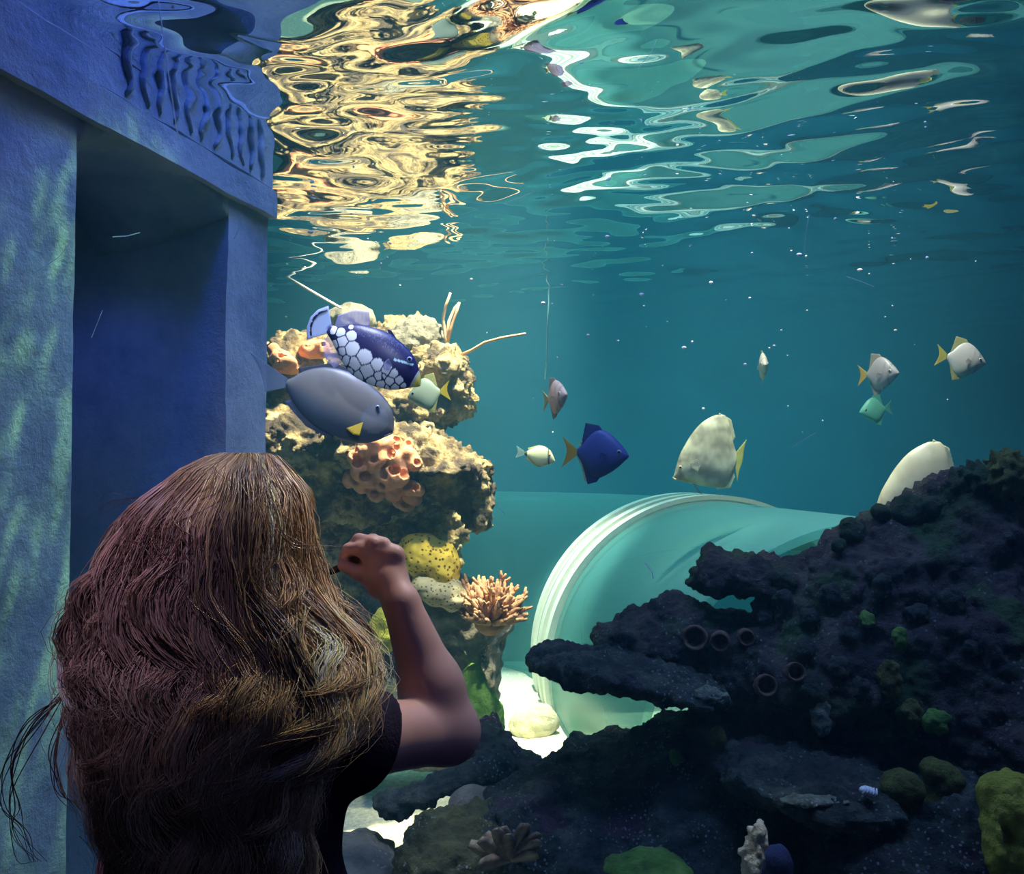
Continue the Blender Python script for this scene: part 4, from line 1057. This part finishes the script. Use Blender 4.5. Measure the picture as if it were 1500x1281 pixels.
fish_eye(r, 15, 4, 4.2, 1.5, sc)

# --- batfish
def batfish(px, py, Y, s, nose_down, yaw, label, c1, c2):
    sc = s * Y / F
    r = fish_root('batfish', px, py, Y, nose_down, yaw, label)
    c1, c2 = np.array(c1), np.array(c2)
    def cf(x, z, t):
        n = fbm(np.stack([x * .035, z * .05, 0 * x + 3], 1), 3); w = np.clip(0.5 + n * 2.2, 0, 1)[:, None]
        c = c1 * (1 - w) + c2 * w
        c[np.abs(x - 44) < 1.2] *= 0.85
        return c
    fish_body(r, [(-38, 1), (-33, 20), (-28, 44), (-13, 57), (0, 53), (20, 37), (35, 15), (46, -8), (51, -26), (53, -33)], [(-38, -15), (-33, -30), (-26, -44), (-10, -48.5), (10, -47), (30, -43), (44, -40), (51, -37.5), (53, -36)],
              [(-38, 2), (-28, 6), (-5, 11), (20, 12), (40, 9), (53, 2)], sc, cf, 80, 40)
    fish_fin(r, 'tail_fin', [(-36, 0), (-38, -7), (-36, -14)], [(-53, 21), (-49, 5), (-47, -12), (-42, -26), (-39, -41)], sc, (0.86, 0.80, 0.22), None, 2.0, 14)
    fish_fin(r, 'dorsal_fin', [(-33, 18), (-27, 43), (-12, 55)], [(-37, 24), (-31, 50), (-14, 60)], sc, (0.82, 0.80, 0.48), (0.9, 0.88, 0.55), 1.8, 16)
    fish_fin(r, 'anal_fin', [(-33, -26), (-26, -42), (-8, -48)], [(-36, -34), (-29, -50), (-10, -52)], sc, (0.82, 0.80, 0.48), (0.9, 0.88, 0.55), 1.8, 14)
    fish_fin(r, 'pelvic_fin', [(28, -42), (22, -45)], [(17, -58), (10, -60)], sc, (0.35, 0.45, 0.35), None, 1.4, 6, m_fin_clear)
    fish_fin(r, 'pectoral_fin', [(30, -14), (29, -20)], [(20, -8), (16, -18), (20, -26)], sc, (0.8, 0.8, 0.6), None, 1.2, 7, m_fin_clear, y0=11.5, yflare=4)
    fish_eye(r, 44, -20, 7.6, 2.6, sc, (0.7, 0.6, 0.3))
    b = MB(); b.tube([(50 * sc, 4.2 * sc, -38 * sc), (53.5 * sc, 0, -35 * sc), (50 * sc, -4.2 * sc, -38 * sc)], 1.2 * sc, 6); b.build('lip', simple('batfish_lip', (0.8, 0.7, 0.3), 0.5), r)
    return r
batfish(1040, 665, 3.45, 1.0, 0, 176, 'tall pale yellow batfish with a bright yellow tail above the tunnel ring', (0.40, 0.37, 0.22), (0.90, 0.86, 0.50))
batfish(1349, 722, 2.82, 1.30, 0, 172, 'big pale batfish half hidden behind the dark reef ridge', (0.70, 0.62, 0.34), (0.86, 0.79, 0.46))

# ================================================================== the child
K = 0.95 / F                                    # metres per pixel at the child's distance
m_skin, nt_, b_ = new_mat('skin')
b_.inputs['Base Color'].default_value = (0.62, 0.36, 0.27, 1); b_.inputs['Roughness'].default_value = 0.5
b_.inputs['Subsurface Weight'].default_value = 0.12; b_.inputs['Subsurface Radius'].default_value = (0.01, 0.004, 0.002)
m_shirt = simple('dark_cotton', (0.018, 0.014, 0.026), 0.9, 0.15, 0.2, 60, 0.25, 240)
m_trous = simple('dark_trousers', (0.02, 0.022, 0.04), 0.9, 0.15)
m_shoe = simple('grey_shoe', (0.10, 0.10, 0.12), 0.7, 0.2)
HC = Vector(P(338, 800, 0.985)); yaw = math.radians(62)      # skull centre; the face turns toward the open water
fx = Vector((math.cos(yaw), -math.sin(yaw), 0)); fy = Vector((math.sin(yaw), math.cos(yaw), 0)); fz = Vector((0, 0, 1))
tilt = Matrix.Rotation(math.radians(8), 3, fx)
fy = tilt @ fy; fz = tilt @ fz
HM = Matrix((fx, fy, fz)).transposed()                     # columns: child's right side, face direction, up
def hl(x, y, z): return HC + fx * x + fy * y + fz * z
pelvis = Vector((HC.x + .026, 0.965, 0.50)); chest = Vector((HC.x + .022, 0.962, 0.70)); neck0 = Vector((HC.x + .01, 0.965, 0.775)); neck1 = HC + Vector((0.0, 0.0, -0.055))
shR = Vector(P(528, 1082, 0.985)); shL = Vector((2 * chest.x - shR.x, 0.985, shR.z - .01))
elR = Vector(P(655, 1072, 1.075)); wrR = Vector(P(588, 884, 1.075))
elL = shL + Vector((-0.02, 0.04, -0.155)); wrL = elL + Vector((0.03, 0.10, -0.10))
prims_b = [cap(pelvis, chest + Vector((0, 0, -.06)), 0.086, 0.086), ell(chest + Vector((0, 0, -.03)), (0.100, 0.070, 0.10)), ell(pelvis, (0.095, 0.078, 0.075)), cap(shL, shR, 0.036, 0.036), cap(neck0 - Vector((0, 0, .03)), neck1, 0.034, 0.031)]
for s in (-1, 1):
    hip = pelvis + Vector((s * 0.048, 0, -0.03)); kn = hip + Vector((s * .006, .012, -0.195)); an = kn + Vector((0, -.015, -0.20)); an.z = 0.055
    prims_b += [cap(hip, kn, 0.054, 0.040), cap(kn, an, 0.038, 0.026), cap(an + Vector((0, 0, -.025)), an + Vector((s * .01, .085, -.033)), 0.026, 0.020)]
arm = [cap(shR, elR, 0.041, 0.036), cap(elR, elR.lerp(wrR, .35), 0.036, 0.036), cap(elR.lerp(wrR, .35), wrR, 0.036, 0.022), cap(shL, elL, 0.040, 0.034), cap(elL, wrL, 0.034, 0.021)]
# head
hd = [ell(hl(0, -.008, .012), (.073, .090, .078), HM), ell(hl(0, .034, -.045), (.056, .052, .058), HM), ell(hl(0, .050, -.085), (.024, .022, .018), HM), ell(hl(.034, .050, -.048), (.026, .024, .024), HM), ell(hl(-.034, .050, -.048), (.026, .024, .024), HM)]
nose = [cap(hl(0, .076, -.012), hl(0, .094, -.040), .006, .0095), ell(hl(.008, .086, -.043), .007), ell(hl(-.008, .086, -.043), .007)]
lips = [ell(hl(0, .083, -.062), (.017, .007, .0045), HM), ell(hl(0, .081, -.070), (.014, .007, .0045), HM)]
ears = [ell(hl(s * .073, -.004, -.030), (.008, .018, .026), HM) for s in (-1, 1)]
sockets = [ell(hl(s * .028, .088, -.008), (.014, .012, .010), HM) for s in (-1, 1)]
# right hand: a loose fist, back of the hand toward the viewer, fingers closing away and to the side
YH = 1.085
def H(px, py, dy=0.0): return Vector(P(px, py, YH + dy))
palm = [ell(H(563, 838, .006), (.026, .014, .030), Matrix.Rotation(math.radians(-20), 3, 'Y')), cap(wrR, H(570, 850, .002), .021, .021), cap(H(533, 806, .004), H(580, 812, .004), .0105, .0105), cap(H(555, 862, .012), H(541, 842, .016), .013, .010)]
fing = [[(530, 804, .002), (511, 806, .016), (504, 819, .026), (513, 829, .026)],
        [(546, 796, .002), (526, 792, .022), (513, 805, .034), (521, 822, .034)],
        [(562, 798, .004), (546, 792, .028), (530, 806, .042), (534, 824, .040)],
        [(578, 808, .006), (566, 802, .030), (550, 812, .042), (550, 828, .040)]]
frad = [(.0088, .0080, .0074, .0066), (.0092, .0084, .0076, .0068), (.0090, .0080, .0074, .0066), (.0082, .0072, .0066, .0058)]
fingers = []
for fg, rd in zip(fing, frad):
    q = [H(*p) for p in fg]
    fingers.append([cap(q[i], q[i + 1], rd[i], rd[i + 1]) for i in range(3)])
thumb = [cap(H(548, 852, .014), H(527, 840, .012), .0110, .0090), cap(H(527, 840, .012), H(503, 829, .012), .0090, .0075)]
ub, ua, uh = union(prims_b, .035), union(arm, .018), union(hd, .028)
un, ul, ue, up_ = union(nose, .012), union(lips, .004), union(ears, .006), union(palm, .012)
uf = [union(f, .004) for f in fingers]; ut = union(thumb, .006)
def body_fn(p):
    d = smin(ub(p), ua(p), .025)
    h = smin(uh(p), un(p), .008); h = smin(h, ue(p), .008); h = smin(h, ul(p), .004)
    for s in sockets: h = -smin(-h, s(p), .008)
    d = smin(d, h, .014)
    hnd = up_(p)
    for f in uf: hnd = smin(hnd, f(p), .0035)
    hnd = smin(hnd, ut(p), .005)
    return smin(d, hnd, .008)
v, f = field_mesh(body_fn, (-0.56, 0.80, -0.005), (0.02, 1.24, 1.06), 0.0029, 1.9)
child = mesh_obj('person', v, f, m_skin, None, (pelvis.x, pelvis.y, 0.0))
tag(child, 'small child with long wavy blond hair and dark shirt, one hand raised to the face', 'person')
cofs = Vector(child.location)
def kid(name, v, f, m): return mesh_obj(name, np.asarray(v) - np.array(cofs), f, m, child)
# eyes
for s in (-1, 1):
    b = MB(); c = hl(s * .028, .073, -.008) - cofs; b.ball(c, .0105, 14, 10); e = b.build('eye', simple('eye_white', (.8, .8, .8), .2, .5), child)
    b = MB(); b.ball(c + fy * .0065, (.0052, .0052, .0052), 12, 8); b.build('iris', simple('eye_iris', (.08, .10, .12), .15, .5), e)
# t-shirt: body and short sleeves
tr_ = union([cap(pelvis + Vector((0, 0, .02)), chest + Vector((0, 0, -.06)), 0.106, 0.100), ell(chest + Vector((0, 0, -.03)), (0.108, 0.078, 0.106)), ell(pelvis + Vector((0, 0, .01)), (0.114, 0.090, 0.06)), cap(shL, shR, 0.046, 0.046)], .035)
slR = union([cap(shR, shR.lerp(elR, .55), 0.052, 0.050)], .01); slL = union([cap(shL, shL.lerp(elL, .6), 0.050, 0.047)], .01)
dR = np.array((elR - shR).normalized()); dL = np.array((elL - shL).normalized())
cR = np.array(shR.lerp(elR, .10)); cL = np.array(shL.lerp(elL, .5)); nR = np.array((Vector(dR) + Vector((0, 0, -.25))).normalized())
def shirt_fn(p):
    d = smin(tr_(p), np.maximum(slR(p), (p - cR) @ nR), .02)
    d = smin(d, np.maximum(slL(p), (p - cL) @ dL), .02)
    d = d + .0035 * perlin(p * np.array([16, 16, 9]))
    d = np.maximum(d, 0.47 - p[:, 2])
    nk = np.linalg.norm(p - np.array(neck0 + Vector((0, .0, .035))), axis=1) - .050
    return np.maximum(d, -nk)
v, f = field_mesh(shirt_fn, (-0.56, 0.80, 0.44), (-0.02, 1.16, 0.86), 0.004, 1.9); kid('shirt', v, f, m_shirt)
tro = []
for s in (-1, 1):
    hip = pelvis + Vector((s * 0.048, 0, -0.03)); kn = hip + Vector((s * .006, .012, -0.195)); an = kn + Vector((0, -.015, -0.20)); an.z = 0.055
    tro += [cap(hip, kn, 0.062, 0.047), cap(kn, an, 0.046, 0.036)]
ut2 = union(tro + [ell(pelvis, (0.100, 0.083, 0.08))], .025)
v, f = field_mesh(lambda p: np.maximum(np.maximum(ut2(p), .07 - p[:, 2]), p[:, 2] - .52), (-0.50, 0.82, 0.0), (-0.10, 1.12, 0.6), 0.006, 1.9); kid('trousers', v, f, m_trous)
for s in (-1, 1):
    hip = pelvis + Vector((s * 0.048, 0, -0.03)); kn = hip + Vector((s * .006, .012, -0.195)); an = kn + Vector((0, -.015, -0.20)); an.z = 0.055
    us = union([cap(an + Vector((0, 0, .01)), an + Vector((0, 0, -.02)), .036, .034), cap(an + Vector((0, 0, -.024)), an + Vector((s * .01, .09, -.03)), .034, .028)], .015)
    v, f = field_mesh(lambda p: np.maximum(us(p), .001 - p[:, 2]), np.array(an) - (.08, .08, .07), np.array(an) + (.08, .16, .08), 0.004, 1.9); kid('shoe', v, f, m_shoe)
# the small dark stick pinched between thumb and finger
b = MB(); a0, a1 = H(483, 839, .018), H(512, 825, .018)
b.tube([a0, a0.lerp(a1, .12), a0.lerp(a1, .6), a1], [.0035, .0046, .0046, .004], 10)
tag(b.build('dark_stick', simple('dark_plastic', (.02, .02, .03), .4, .4), origin=tuple(a0)), 'short dark stick held between the thumb and finger of the child', 'stick')

# ---- hair: an inner mass and several thousand wavy strands over it
TAB = [(660, 318, 372), (668, 285, 400), (685, 255, 416), (720, 220, 440), (760, 180, 450), (800, 156, 455), (850, 132, 468), (900, 112, 500), (950, 104, 535), (1000, 106, 549), (1050, 112, 543), (1100, 126, 486), (1150, 134, 445), (1200, 138, 444), (1281, 148, 452), (1360, 165, 440), (1400, 190, 400)]
tp, tlft, trgt = [np.array([r_[i] for r_ in TAB], float) for i in range(3)]
DEP = [(660, .02, 1.0), (690, .070, .985), (760, .105, .975), (850, .112, .965), (950, .092, .935), (1030, .070, .890), (1150, .050, .855), (1400, .035, .850)]
dp = [np.array([r_[i] for r_ in DEP]) for i in range(3)]
def shell(py, th, rho):
    """point of the hair volume at picture height py (of the child's own distance), angle th, inset rho"""
    l, r_ = np.interp(py, tp, tlft), np.interp(py, tp, trgt)
    cx, rx = (l + r_) / 2, (r_ - l) / 2
    dep, cyy = np.interp(py, dp[0], dp[1]), np.interp(py, dp[0], dp[2])
    x = (cx + rx * rho * np.cos(th) - 750) / F * (cyy - 0.03)
    y = cyy - dep * rho * np.sin(th)
    z = 1.0 + (685 - py) / F * (cyy - 0.03)
    return np.stack([x, y, z], -1)
m_hair, nt_, b_ = new_mat('blond_hair')
N_, L_ = nt_.nodes, nt_.links
at = N_.new('ShaderNodeVertexColor'); at.layer_name = 'Col'
L_.new(at.outputs[0], b_.inputs['Base Color']); b_.inputs['Roughness'].default_value = 0.30; b_.inputs['Specular IOR Level'].default_value = 0.5
tl_ = N_.new('ShaderNodeBsdfTranslucent'); L_.new(at.outputs[0], tl_.inputs[0])
mx = N_.new('ShaderNodeMixShader'); mx.inputs[0].default_value = 0.35
L_.new(b_.outputs[0], mx.inputs[1]); L_.new(tl_.outputs[0], mx.inputs[2]); L_.new(mx.outputs[0], N_['Material Output'].inputs['Surface'])
hr = np.random.default_rng(31)
pys = np.linspace(664, 1330, 46); ths = np.linspace(math.radians(-40), math.radians(222), 60)
inner = []
for py in pys:
    top = py < 745
    for t in ths: inner.append(shell(py, t, 0.84 if py > 690 else 0.9) )
inner = np.array(inner); n2 = len(ths)
inner = inner + 0.004 * np.stack([fbm(inner * 30, 2)] * 3, 1)
fcs = [(i * n2 + j, (i + 1) * n2 + j, (i + 1) * n2 + j + 1, i * n2 + j + 1) for i in range(len(pys) - 1) for j in range(n2 - 1)]
NS, NP, SD = 9500, 28, 3
NC = 120
c_th = hr.uniform(math.radians(-62), math.radians(240), NC); c_ph = hr.uniform(0, 6.28, NC); c_lam = hr.uniform(120, 250, NC); c_amp = hr.uniform(8, 20, NC); c_end = hr.uniform(1120, 1345, NC); c_tone = hr.normal(0, .42, NC); c_rho = hr.uniform(.88, 1.03, NC); c_drift = hr.normal(0, .14, NC)
sv, sf, scol = [], [], []
u = np.linspace(0, 1, NP); nv = 0
ring = np.array([[math.cos(2 * math.pi * j / SD), math.sin(2 * math.pi * j / SD)] for j in range(SD)])
for i in range(NS):
    c = hr.integers(NC); thw = .075 * hr.normal(); th = c_th[c]; fly = hr.random() < 0.045
    start = 663 + 150 * hr.random() ** 1.6
    face_side = th < math.radians(-8)
    back = th > math.radians(190)
    end = min(c_end[c] + hr.normal(0, 28), 1385)
    if face_side: end = min(end, 735 + 20 * hr.random()); 
    if th > math.radians(205): end = min(end, 1180)
    if end - start < 40: continue
    py = start + (end - start) * u
    g = np.clip((py - 690) / 260, 0, 1)
    rho = c_rho[c] + (0.03 * hr.normal()) * (1 - .4 * g)
    rho = rho * (0.90 + 0.10 * np.clip((py - start) / 60, 0, 1)) + (0.10 * hr.random() * g if fly else 0)
    ph = c_ph[c] + hr.normal(0, .22)
    w = 2 * math.pi * py / c_lam[c] + ph
    p = shell(py, th + thw * (1 - .45 * np.sin(np.pi * np.clip(u * 1.15, 0, 1)) ) + c_drift[c] * np.sin(u * 2.4) + (.25 * hr.normal() * u ** 2 if fly else 0), rho)
    a = (c_amp[c] * (1 + .25 * hr.normal())) * g * K * (1.6 if fly else 1)
    p[:, 0] += a * np.sin(w); p[:, 1] += 0.6 * a * np.cos(w * 1.1 + 1); p[:, 2] += 0.5 * a * np.sin(w * .9 + 2)
    p[:, 0] += hr.normal(0, 3) * K * g; p[:, 1] -= 0.0 
    t = np.gradient(p, axis=0); t /= np.linalg.norm(t, axis=1)[:, None] + 1e-9
    s1_ = np.cross(t, [0.2, 1.0, 0.1]); s1_ /= np.linalg.norm(s1_, axis=1)[:, None] + 1e-9; s2_ = np.cross(t, s1_)
    rad = hr.uniform(.00035, .00075) * (1 - 0.75 * u ** 3) * (0.6 if fly else 1)
    V = p[:, None] + (s1_[:, None] * ring[None, :, :1] + s2_[:, None] * ring[None, :, 1:]) * rad[:, None, None]
    sv.append(V.reshape(-1, 3))
    idx = np.arange(NP - 1)[:, None] * SD + np.arange(SD)[None]; nx_ = np.arange(NP - 1)[:, None] * SD + (np.arange(SD)[None] + 1) % SD
    sf.append(np.stack([idx, nx_, nx_ + SD, idx + SD], -1).reshape(-1, 4) + nv); nv += NP * SD
    tone = math.exp(c_tone[c] + hr.normal(0, .22)); bl = np.clip(u * 1.1 + hr.normal(0, .1), 0, 1)[:, None]
    col = np.minimum((np.array([.42, .29, .18]) * (1 - bl) + np.array([.66, .49, .25]) * bl) * tone, .85)
    scol.append(np.repeat(col, SD, axis=0))
# loose wisps drifting off the sides
def wisp(pts, r0):
    global nv
    q = np.array([[(a - 750) * K, y_, 1 + (685 - b_) * K] for a, b_, y_ in pts]); m_ = 22
    s_ = np.linspace(0, len(q) - 1, m_); p = np.stack([smooth_curve(list(zip(range(len(q)), q[:, k_])), s_) for k_ in range(3)], 1)
    t = np.gradient(p, axis=0); t /= np.linalg.norm(t, axis=1)[:, None] + 1e-9
    s1_ = np.cross(t, [0.2, 1.0, 0.1]); s1_ /= np.linalg.norm(s1_, axis=1)[:, None] + 1e-9; s2_ = np.cross(t, s1_)
    rad = r0 * (1 - 0.7 * np.linspace(0, 1, m_) ** 2)
    V = p[:, None] + (s1_[:, None] * ring[None, :, :1] + s2_[:, None] * ring[None, :, 1:]) * rad[:, None, None]
    idx = np.arange(m_ - 1)[:, None] * SD + np.arange(SD)[None]; nx_ = np.arange(m_ - 1)[:, None] * SD + (np.arange(SD)[None] + 1) % SD
    sv.append(V.reshape(-1, 3)); sf.append(np.stack([idx, nx_, nx_ + SD, idx + SD], -1).reshape(-1, 4) + nv); nv += m_ * SD
    scol.append(np.tile(np.array([.30, .19, .10]), (m_ * SD, 1)))
for k_ in range(9):
    j = lambda s: hr.normal(0, s)
    wisp([(118 + j(5), 1005, .93), (78 + j(9), 1050 + j(9), .92), (50 + j(8), 1105 + j(12), .92), (48 + j(8), 1160, .92), (62 + j(8), 1200 + j(12), .92), (84 + j(8), 1235, .92)], .0007)
for k_ in range(6):
    j = lambda s: hr.normal(0, s)
    wisp([(125 + j(5), 1020, .92), (112 + j(6), 1080, .91), (128 + j(8), 1135, .91), (156 + j(6), 1158 + j(8), .91)], .0007)
    wisp([(440 + j(6), 1060, .86), (470 + j(8), 1110, .85), (462 + j(8), 1170, .85), (430 + j(8), 1215, .85), (450 + j(8), 1275, .85), (420 + j(8), 1330, .85)], .0008)
for k_ in range(5):
    j = lambda s: hr.normal(0, s)
    wisp([(222 + j(4), 735, .95), (190 + j(6), 733 + j(5), .96), (158 + j(8), 738 + j(6), .96), (135 + j(8), 750 + j(8), .96)], .0004)
    wisp([(425 + j(4), 770, .90), (450 + j(5), 792 + j(4), .90), (480 + j(5), 798 + j(4), .91), (505 + j(6), 794 + j(4), .92)], .0004)
    wisp([(345 + j(5), 800, .86), (348 + j(6), 860, .85), (370 + j(8), 915, .85), (405 + j(8), 938 + j(5), .85), (428 + j(5), 935, .86)], .0006)
for k_ in range(260):       # tousled strands crossing over the crown
    t0 = hr.uniform(.2, 2.6); y0_ = hr.uniform(668, 800); dt_ = hr.normal(0, .55); L0 = hr.uniform(60, 190); lift = hr.uniform(1.0, 1.06)
    uu = np.linspace(0, 1, 5); pyk = y0_ + L0 * uu; q = shell(pyk, t0 + dt_ * uu ** 1.3, 1.0 + (lift - 1.0) * np.sin(math.pi * uu) + .01)
    wisp([(p_[0] / K + 750, 685 - (p_[2] - 1) / K, p_[1]) for p_ in q], hr.uniform(.0003, .0006))
nI = len(inner)
V = np.concatenate([inner] + sv)
tri = np.concatenate([np.array(fcs, np.int64)] + [q + nI for q in sf])
hair = kid('hair', V, tri, m_hair)
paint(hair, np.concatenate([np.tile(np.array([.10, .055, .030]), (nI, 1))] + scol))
